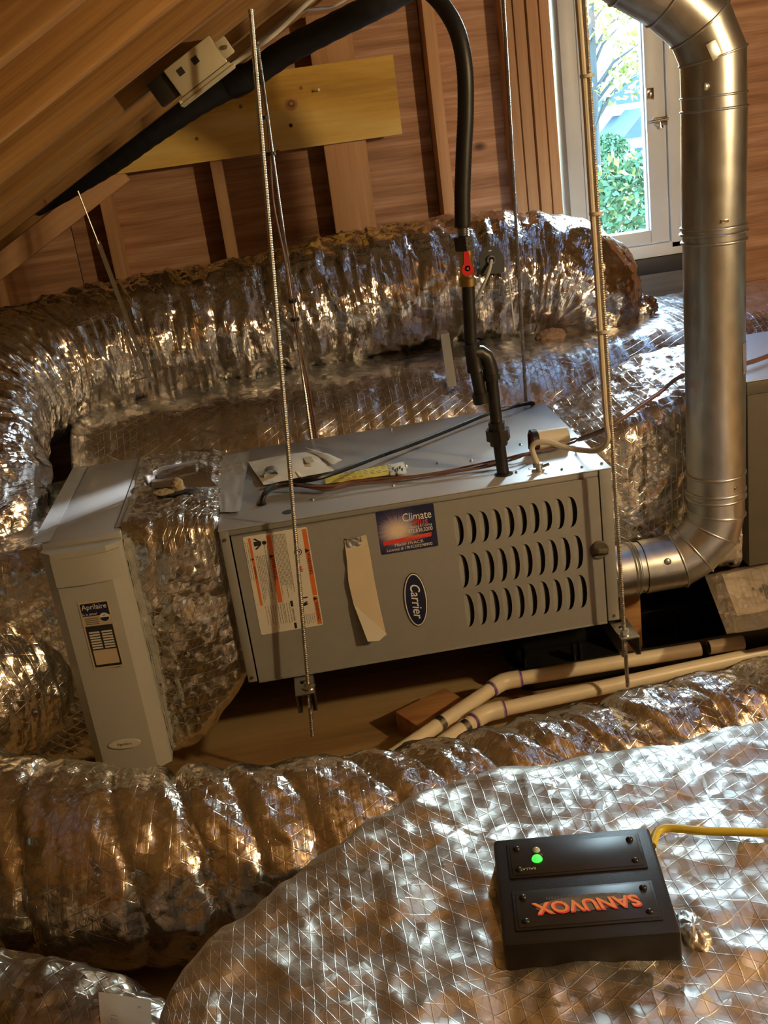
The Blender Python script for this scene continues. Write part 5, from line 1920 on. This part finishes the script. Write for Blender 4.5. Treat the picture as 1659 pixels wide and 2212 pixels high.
def fn(u, v):
    a = math.pi * (0.02 + 0.96 * u)
    bx = (sa.x + sb_.x) / 2
    x = bx - 0.019 * np.cos(a)
    z = TZ + 0.002 + 0.026 * np.sin(a) ** 0.8
    y = sa.y - 0.006 + L_ * v
    return np.stack([x, y, z], -1)


tag(sheet('pipe_strap', fn, 24, 6, 'steel_zinc', None, 0.0012, 60), 'bent shiny metal strap standing on the cream packet', 'strap')


def wire(name, pts, r, m, parent=None, step=0.008, n=8):
    C, _ = spline([tuple(p) for p in pts], step)
    return obj(name, MB().tube([Vector(p) for p in C], r, n), m, parent)


h0 = PZ(566, 1090, TZ)
wz = TZ + 0.006
bk = [h0, PZ(572, 1066, wz + 0.012), PZ(596, 1048, wz + 0.014), PZ(640, 1040, wz + 0.016), PZ(690, 1032, wz + 0.020), PZ(760, 1008, wz + 0.016), PZ(820, 985, wz + 0.010), PZ(900, 956, wz + 0.006), PZ(990, 920, wz + 0.006), PZ(1050, 895, wz + 0.008), PZ(1100, 880, wz + 0.012), PZ(1142, 871, wz + 0.004), PZ(1152, 872, wz - 0.004)]
tag(wire('control_cable', bk, 0.0058, 'rubber', None), 'black round cable lying diagonally across the furnace top', 'cable')
wb = thing('thermostat_wire', 'brown thermostat wires running along the furnace top to the right', 'wire', h0)
g = 0.045
path = [(569, 1070, 0.008), (596, 1052, 0.012), (640, 1050, 0.012), (705, 1058, 0.007), (760, 1045, 0.007), (850, 1036, 0.006), (950, 1024, 0.006), (1040, 1008, 0.006), (1110, 990, 0.012), (1150, 978, 0.012), (1200, 966, 0.010), (1240, 952, 0.012)]
up_ = [(1255, 946, 0.388), (1320, 918, 0.440), (1420, 850, 0.468), (1480, 808, 0.470), (1605, 785, 0.461), (1700, 752, 0.461)]
for k, (dx, dz) in enumerate(((0, 0), (2, 0.004), (4, -0.001), (-1, 0.006))):
    P = [h0] + [PZ(x + dx * 0.5, y - dx * 1.2 + 2.5 * math.sin(i * 1.9 + k * 2.1), TZ + z + dz) for i, (x, y, z) in enumerate(path)]
    P += [PZ(x, y + dx * 1.2, z + dz + 0.004) for (x, y, z) in up_]
    obj('wire', MB().tube([Vector(p) for p in spline([tuple(q) for q in P], 0.008)[0]], 0.0024, 7), 'copper_wire', wb)
for k in range(3):
    P = [h0, PZ(572 + 4 * k, 1072 - 5 * k, wz + 0.01), PZ(600 + 6 * k, 1052 - 3 * k, wz + 0.016), PZ(650 + 10 * k, 1046 + 2 * k, wz + 0.016), PZ(690 + 20 * k, 1050, wz + 0.006)]
    obj('wire', MB().tube([Vector(p) for p in spline([tuple(q) for q in P], 0.008)[0]], 0.0026, 7), 'rubber' if k < 2 else 'copper_wire', wb)
P = [PZ(665, 1053, wz), PZ(657, 1040, wz + 0.01), PZ(648, 1030, wz + 0.024)]
obj('wire', MB().tube([Vector(p) for p in P], 0.002, 7), 'copper_wire', wb)
obj('wire_nut', MB().lathe([(0, 0.003), (0.004, 0.0045), (0.016, 0.003), (0.018, 0)], PZ(649, 1031, wz + 0.022), (-0.5, 0.3, 0.8), 10), 'cable_white', wb)
tie = PZ(858, 1030, TZ + 0.008)
obj('cable_tie', MB().lathe([(-0.002, 0.0085), (0.002, 0.0085)], tie, (1, 0.1, 0), 12), 'rubber', wb)
# cylinder fitting: cream body, black ring, red face
cy = thing('test_cap', 'cream cylinder with black ring and red face lying on the furnace top', 'fitting', PZ(1180, 980, TZ))
ca, cb_ = PZ(1146, 953, TZ + 0.028), PZ(1216, 943, TZ + 0.026)
ax = (cb_ - ca).normalized()
obj('body', MB().lathe([(0.012, 0.0235), (0.085, 0.0235), (0.087, 0.021), (0.087, 0)], ca, ax, 28), 'cream_plastic', cy)
obj('ring', MB().lathe([(0.0, 0.0235), (0.001, 0.0262), (0.013, 0.0262), (0.016, 0.024)], ca, ax, 28), 'rubber', cy)
fc = obj('face', MB().lathe([(-0.001, 0), (-0.001, 0.0225), (0.002, 0.0235)], ca, ax, 28), 'red_plastic', cy)
obj('face_grip', MB().box((-0.006, -0.003, -0.018), (0.002, 0.003, 0.018), 0.001).xf(frame_m(ca, ax, (0, 1, 0))), 'rubber', fc)
# cream whip cable from the connector up the right rod
cn = PZ(1163, 1016, TZ)
wc = thing('whip_cable', 'cream flexible cable looping from the furnace top up the right rod', 'cable', cn)
obj('connector', MB().lathe([(0, 0.014), (0.004, 0.014), (0.005, 0.0105), (0.016, 0.0115), (0.018, 0.008), (0.018, 0)], cn, (0, 0, 1), 16), 'steel_zinc', wc)
obj('connector_screw', MB().cyl(cn + Vector((0.010, -0.004, 0.009)), cn + Vector((0.022, -0.010, 0.014)), 0.0035, 8), 'steel_zinc', wc)
obj('connector_screw', MB().cyl(cn + Vector((-0.008, -0.006, 0.007)), cn + Vector((-0.022, -0.008, 0.010)), 0.0028, 8), 'steel_zinc', wc)
def rod_at(py, off=(0.010, 0.008)):
    a_, b_ = PY(1356, 1483, -0.058), PY(1262, 0, -0.058)
    d_ = b_ - a_
    t_ = (1483 - py) / 1483
    # invert perspective roughly by searching
    lo_, hi_ = 0.0, 1.4
    for _ in range(40):
        m_ = (lo_ + hi_) / 2
        q_ = a_ + d_ * m_
        w_ = CAM_M @ (np.array(q_) - CAM_T)
        yy = w_[1] / w_[2] * FPX + CY
        if yy > py:
            lo_ = m_
        else:
            hi_ = m_
    q_ = a_ + d_ * lo_
    return Vector((q_.x + off[0], q_.y + off[1], q_.z))


P = [cn + Vector((0, 0, 0.014)), PY(1154, 985, 0.055), PY(1149, 966, 0.050), PY(1160, 956, 0.045), PY(1188, 956, 0.035), PY(1220, 966, 0.02), PY(1262, 973, -0.005), PY(1292, 972, -0.03), rod_at(950, (-0.007, 0.004)), rod_at(900, (-0.008, 0.004)), rod_at(750, (-0.009, 0.003)), rod_at(600, (-0.008, 0.004)), rod_at(450, (-0.009, 0.003)), rod_at(250, (-0.008, 0.004)), rod_at(100, (-0.009, 0.003)), rod_at(-60, (-0.010, 0.004))]
wire('cable', P, 0.0062, 'cable_cream', wc, 0.006, 10)
for py in (163, 460, 715):
    q = rod_at(py, (-0.003, 0.002))
    tt = obj('cable_tie', MB().tube([q + Vector((0, 0, -0.003)), q + Vector((0, 0, 0.003))], 0.0135, 14), 'cable_cream', wc)
# brown wires and black ties on the back left rod
a, b = PY(676, 945, 0.585), PY(566, 150, 0.585)
rw = thing('tied_wires', 'thin brown wires tied with black bands to the rod behind the furnace', 'wire', a)
for k in range(2):
    P = [PY(679 + 5 * k, 946, 0.57), PY(672 + 4 * k, 890, 0.57), PY(655 + 6 * k, 800, 0.57), PY(640 - 5 * k, 690, 0.58), PY(622 - 7 * k, 560, 0.58), PY(603 - 12 * k, 440, 0.58), PY(588 - 5 * k, 330, 0.58), PY(575, 230, 0.58), PY(564, 150, 0.58)]
    obj('wire', MB().tube([Vector(p) for p in spline([tuple(q) for q in P], 0.01)[0]], 0.0026, 7), 'copper_wire', rw)
for (px, py) in ((572, 254), (585, 332), (632, 650), (637, 690)):
    q = PY(px, py, 0.588)
    obj('tie_band', MB().tube([q + Vector((0, 0, -0.004)), q + Vector((0, 0, 0.004))], 0.0115, 12), 'rubber', rw)

# ---------------------------------------------------------------- hangers and fixtures at the back
hg = thing('wire_hanger', 'thin wire and channel hanger holding up the flexible duct at left', 'hanger', PY(325, 830, 0.84))
obj('hanger_wire', MB().tube([PY(168, 412, 0.84), PY(213, 527, 0.84)], 0.0022, 8), 'steel_zinc', hg)
a, b = PY(211, 522, 0.84), PY(325, 825, 0.84)
u_ = (b - a).normalized()
s_ = u_.cross(Vector((0, 1, 0))).normalized()
obj('hanger_channel', MB().prism([(-0.0055, 0), (0.0055, 0), (0.0055, 0.009), (0.0035, 0.009), (0.0035, 0.002), (-0.0035, 0.002), (-0.0035, 0.009), (-0.0055, 0.009)], a, s_, (0, 1, 0), u_, (b - a).length), 'steel_zinc', hg, 20)
obj('hanger_wire', MB().tube([PY(284, 823, 0.85), PY(325, 813, 0.85)], 0.0018, 8), 'steel_zinc', hg)
st = thing('hanger_strap', 'grey flat metal strap standing on the trunk duct', 'strap', PY(976, 835, 0.68))
a, b = PY(961, 722, 0.70), PY(977, 835, 0.66)
obj('strap', MB().prism([(-0.012, 0), (0.012, 0), (0.012, 0.002), (-0.012, 0.002)], a, (1, 0, 0), (0, 1, 0), (b - a).normalized(), (b - a).length), 'strap_grey', st, 20)
obj('strap_bend', MB().box((a.x - 0.012, a.y, a.z - 0.001), (a.x + 0.012, a.y + 0.05, a.z + 0.001)), 'steel_zinc', st)
# dark plate with a ring and loose cables, before the flexible duct
pl = thing('duct_hanger_plate', 'dark rounded plate with a ring on the flexible duct near the red valve', 'plate', PY(1062, 600, 0.885))
c = PY(1062, 562, 0.885)
mb = MB()
poly = [(-0.034, -0.035), (0.032, -0.038), (0.036, 0.0)] + [(0.034 * math.cos(rad(a)), 0.004 + 0.034 * math.sin(rad(a))) for a in range(0, 181, 15)]
mb.prism(poly, c, (1, 0, 0), (0, 0.25, 1), (0, 1, -0.25), 0.004)
obj('plate', mb, 'rubber', pl, 30)
n = 24
obj('ring', MB().lathe([(0.0, 0.006), (0.004, 0.0065), (0.006, 0.009), (0.004, 0.0125), (0, 0.013)], c + Vector((-0.002, -0.002, 0.002)), (0, -1, 0), 24), 'steel_zinc', pl)
obj('slot_mark', MB().box((c.x - 0.006, c.y + 0.004, c.z + 0.024), (c.x + 0.003, c.y + 0.0055, c.z + 0.0275), 0.001), 'ink_white', pl)
P = [PY(1062, 562, 0.875), PY(1057, 585, 0.85), PY(1046, 612, 0.85), PY(1033, 640, 0.86), PY(1026, 655, 0.88)]
wire('loose_cable', P, 0.0045, 'cable_white', pl)
P = [PY(1098, 590, 0.87), PY(1102, 630, 0.86), PY(1108, 680, 0.86), PY(1112, 712, 0.87)]
wire('loose_cable', P, 0.0028, 'cable_white', pl)
tag(wool('insulation_tuft', PY(1190, 728, 0.88), 0.030, 'pink_wool', None, 9, (1.1, 0.8, 0.6)), 'pink tuft of loose insulation at the foot of the flexible duct', 'insulation')
c = PY(1382, 664, 1.0)
tag(wool('foil_scrap', (c.x, c.y, c.z), 0.034, 'film_foil', None, 12, (1.2, 1.0, 0.8)), 'crumpled foil collar scrap at the right end of the flexible duct', 'foil')

# ---------------------------------------------------------------- electrical box on the rafter, cables under the roof
jb = thing('junction_box', 'beige electrical box with two square openings fixed to a rafter', 'electrical box', PY(420, 160, 0.12))
c = PY(424, 145, 0.10)
MJ = frame_m(c, dirL, (0, 1, 0))      # local x up the roof, y towards the gable, z off the roof
jl, jd, jh = 0.054, 0.030, 0.028
jbx = lambda lo, hi, bev=0.0: MB().box(lo, hi, bev).xf(MJ)
obj('box_shell', jbx((-jl, -jd, -jh), (jl, jd, jh), 0.003), 'beige_plastic', jb, 40)
obj('cover_plate', jbx((-jl - 0.012, -jd - 0.004, -jh - 0.014), (jl + 0.008, jd + 0.004, -jh - 0.008), 0.003), 'beige_plastic', jb, 40)
obj('cover_rim', jbx((-jl - 0.004, -jd - 0.001, -jh - 0.0085), (jl + 0.002, jd, -jh - 0.0005), 0.002), 'beige_plastic', jb, 40)
for x in (-0.028, 0.006):
    obj('opening_shade', jbx((x - 0.0065, -jd - 0.0006, 0.002), (x + 0.0065, -jd + 0.002, 0.015)), 'inside_shade', jb, 0)  # near-black insets paint the shade inside the box openings
obj('cable_clamp', jbx((jl - 0.004, -jd, -jh + 0.006), (jl + 0.022, -jd + 0.012, 0.012), 0.003), 'beige_plastic', jb, 40)
obj('clamp_screw', MB().cyl(MJ @ Vector((jl + 0.012, -jd - 0.002, -0.006)), MJ @ Vector((jl + 0.012, -jd - 0.007, -0.006)), 0.004, 8), 'steel_zinc', jb)
obj('box_shadow', jbx((-jl - 0.042, -jd + 0.01, -0.02), (-jl - 0.001, jd, jh), 0.002), 'black_iron', jb, 40)  # dark block stands in for the shadow left of the box
P = [PY(388, 222, 0.50), PY(440, 182, 0.50), PY(542, 112, 0.50), PY(600, 68, 0.50), PY(660, 10, 0.50), PY(720, -40, 0.50)]
tag(wire('roof_cable', P, 0.0052, 'cable_white'), 'white cable stapled along the rafters behind the electrical box', 'cable')
P = [PY(548, 96, 1.05), PY(600, 60, 1.05), PY(650, 25, 1.05), PY(690, 18, 1.1), PY(716, 15, 1.15), PY(745, 0, 1.2), PY(770, -20, 1.2)]
tag(wire('roof_cable', P, 0.0042, 'cable_white'), 'thin pale cable crossing above the black insulated line', 'cable')

# printed label on the corner duct
from mathutils.bvhtree import BVHTree
jk = [o for o in lo.children][0]
bv = BVHTree.FromPolygons([v.co + LOC[jk] for v in jk.data.vertices], [tuple(p.vertices) for p in jk.data.polygons])


def on_jacket(px, py, d=0.002):
    dv = Vector(_ray(px, py)).normalized()
    h = bv.ray_cast(Vector(CAM_T), dv)
    return (h[0] - dv * d) if h[0] is not None else PZ(px, py, 0.0)


def lab(u, v):
    x = 212 + 112 * u + 6 * v
    y = 2142 + 18 * u + 78 * v
    return (x, y)


G = np.zeros((8, 8, 3))
for i in range(8):
    for j in range(8):
        G[i, j] = on_jacket(*lab(j / 7, i / 7), 0.004)
dl_ = sheet('duct_label', lambda u, v: G, 8, 8, 'ink_tan', lo, 0.0006)
pA, pB, pC = Vector(G[5, 1]), Vector(G[5, 6]), Vector(G[1, 6])
ux_ = (Vector(G[3, 6]) - Vector(G[3, 1])).normalized()
uy_ = (Vector(G[1, 3]) - Vector(G[6, 3])).normalized()
nn = ux_.cross(uy_)
cen = sum((Vector(G[i, j]) for i in (2, 5) for j in (2, 5)), Vector()) / 4 + nn * 0.003
text('label_lettering', '12', cen - ux_ * 0.019 - uy_ * 0.014, -uy_, ux_, 0.013, 'ink_black', dl_)
text('label_lettering', 'R', cen + ux_ * 0.020 + uy_ * 0.013, -uy_, ux_, 0.009, 'ink_black', dl_)

# ---------------------------------------------------------------- outdoors beyond the window
yard = bpy.data.objects.new('ground', None)
COL.objects.link(yard)
yard.location = (10, 30, -6.2)
LOC[yard] = Vector((10, 30, -6.2))
yard['kind'] = 'structure'
obj('lawn', MB().box((-40, 3, -6.4), (80, 90, -6.2)), 'lawn', yard)

HY = 24.0
e0, e1 = PY(1322, 232, HY), PY(1500, 210, HY)
hz = e0.z
ho = thing('neighbor_house', 'pale sided neighboring house with dark roof seen through the window', 'house', (e0.x + 5, HY, -6.2))
obj('wall', MB().box((e0.x, HY, -6.2), (e0.x + 10, HY + 8, hz)), 'siding', ho)
k_ = hz + 0.0
nb = 14
for i in range(nb):
    z0 = hz - 0.22 * (i + 1)
    obj('siding_board', MB().box((e0.x - 0.02, HY - 0.03, z0 + 0.01), (e0.x + 4.2, HY, z0 + 0.2)), 'siding', ho, 0)
rf = obj('roof', MB().prism([(-0.5, 0), (10.5, 0), (10.5, 0.15), (5.0, 3.2), (-0.5, 0.15)], (e0.x, HY - 0.5, hz), (1, 0, 0), (0, 0, 1), (0, 1, 0), 9.0), 'shingle', ho, 0)
obj('fascia', MB().box((e0.x - 0.5, HY - 0.55, hz - 0.18), (e0.x + 10.5, HY - 0.45, hz + 0.05)), 'label_white', ho)
a, b = PY(1362, 242, HY), PY(1396, 290, HY)
wn = obj('window', MB().box((a.x + 0.12, HY - 0.06, b.z), (b.x, HY - 0.03, a.z)), 'house_dark', ho)
obj('shutter', MB().box((a.x - 0.10, HY - 0.08, b.z - 0.05), (a.x + 0.10, HY - 0.03, a.z + 0.05)), 'shingle', ho)
obj('window_bar', MB().box(((a.x + b.x) / 2, HY - 0.09, b.z), ((a.x + b.x) / 2 + 0.06, HY - 0.06, a.z)), 'label_white', wn)
a, b = PY(1345, 300, HY - 2), PY(1470, 288, HY - 2)
obj('porch_roof', MB().prism([(0, 0), (5, 0), (5, 0.55), (0.55, 0.55)], (a.x, HY - 2.0, a.z), (1, 0, 0), (0, 0, 1), (0, 1, 0), 2.0), 'shingle', ho, 0)
obj('porch_wall', MB().box((a.x + 0.25, HY - 1.9, -6.2), (a.x + 5, HY - 0.05, a.z)), 'siding', ho)
q = PY(1378, 335, HY - 1.95)
obj('porch_door', MB().box((q.x - 0.05, HY - 1.96, -6.2), (q.x + 0.8, HY - 1.9, q.z + 0.15)), 'house_dark', ho)


def leaves(name, c, rad3, n, size, m, parent, seed):
    rg = np.random.default_rng(seed)
    D = rg.normal(size=(n, 3))
    D /= np.linalg.norm(D, axis=1)[:, None]
    P = np.array(c) + D * np.array(rad3) * rg.uniform(0.45, 1.0, (n, 1)) ** 0.6
    A = rg.normal(size=(n, 3)); A /= np.linalg.norm(A, axis=1)[:, None]
    B = np.cross(A, rg.normal(size=(n, 3))); B /= np.linalg.norm(B, axis=1)[:, None]
    s = size * rg.uniform(0.6, 1.3, (n, 1))
    V = np.stack([P - A * s, P + B * s * 0.5, P + A * s, P - B * s * 0.5], 1).reshape(-1, 3)
    mb = MB()
    mb.v = [tuple(v) for v in V]
    mb.f = [(4 * i, 4 * i + 1, 4 * i + 2, 4 * i + 3) for i in range(n)]
    me = bpy.data.meshes.new(name)
    me.from_pydata([tuple(Vector(v) - LOC[parent]) for v in mb.v], [], mb.f)
    o = _link(name, me, m, parent, LOC[parent])
    o['kind'] = 'stuff'
    return o


TY = 13.0
q = PY(1302, 120, TY)
tr = thing('yellow_tree', 'autumn tree with yellow-green leaves seen through the window', 'tree', (q.x - 0.3, TY, -6.2))
tc_ = Vector((q.x - 0.3, TY, 0))
obj('trunk', MB().tube([(tc_.x, TY, -6.2), (tc_.x - 0.05, TY, -3), (tc_.x + 0.1, TY, 0), (tc_.x + 0.2, TY, 2.5)], [0.16, 0.13, 0.09, 0.03], 10), 'bark', tr)
rg = random.Random(11)
for i, (px, py) in enumerate(((1290, 30), (1335, 60), (1360, 20), (1380, 95), (1345, 130), (1372, 165), (1330, 190), (1275, 60), (1310, 5), (1395, 120))):
    p = PY(px, py, TY + rg.uniform(-0.7, 0.7))
    s = Vector((tc_.x + 0.08, TY, p.z - 0.6))
    obj('branch', MB().tube([s, (s + p) / 2 + Vector((0, 0, 0.12)), p], [0.03, 0.018, 0.006], 6), 'bark', tr)
    leaves('leaf_cluster', p, (0.36, 0.3, 0.22), 60, 0.05, 'leaf_yellow', tr, 100 + i)
BY = 10.0
for (px, py, r, lab_, m, yy, nm) in ((1365, 475, 0.62, 'bright green bush just below the window', 'leaf_green', BY, 'bush'), (1317, 352, 0.42, 'round dark green bush beside the neighboring house', 'leaf_green', 17.0, 'bush')):
    p = PY(px, py, yy)
    bu = thing(nm, lab_, 'bush', (p.x, yy, -6.2), 'bushes outside')
    obj('stem', MB().tube([(p.x, yy, -6.2), (p.x, yy, p.z)], [0.08, 0.03], 8), 'bark', bu)
    leaves('foliage', p, (r, r * 0.8, r * 1.2), 2600, 0.055 if yy < 12 else 0.05, m, bu, 300 + px)
    if yy < 12:
        leaves('tip_foliage', p + Vector((0, 0, r * 0.45)), (r, r * 0.7, r * 0.8), 420, 0.05, 'leaf_yellow', bu, 500 + px)
p = PY(1272, 150, 46)
p.z = -6.2
bu = thing('distant_tree', 'hazy tree far behind the neighboring house', 'tree', p)
obj('trunk', MB().tube([p, p + Vector((0, 0, 4.5))], [0.2, 0.12], 8), 'bark', bu)
leaves('crown', p + Vector((0, 0, 5.6)), (3.0, 2.4, 2.8), 900, 0.26, 'leaf_green', bu, 700)
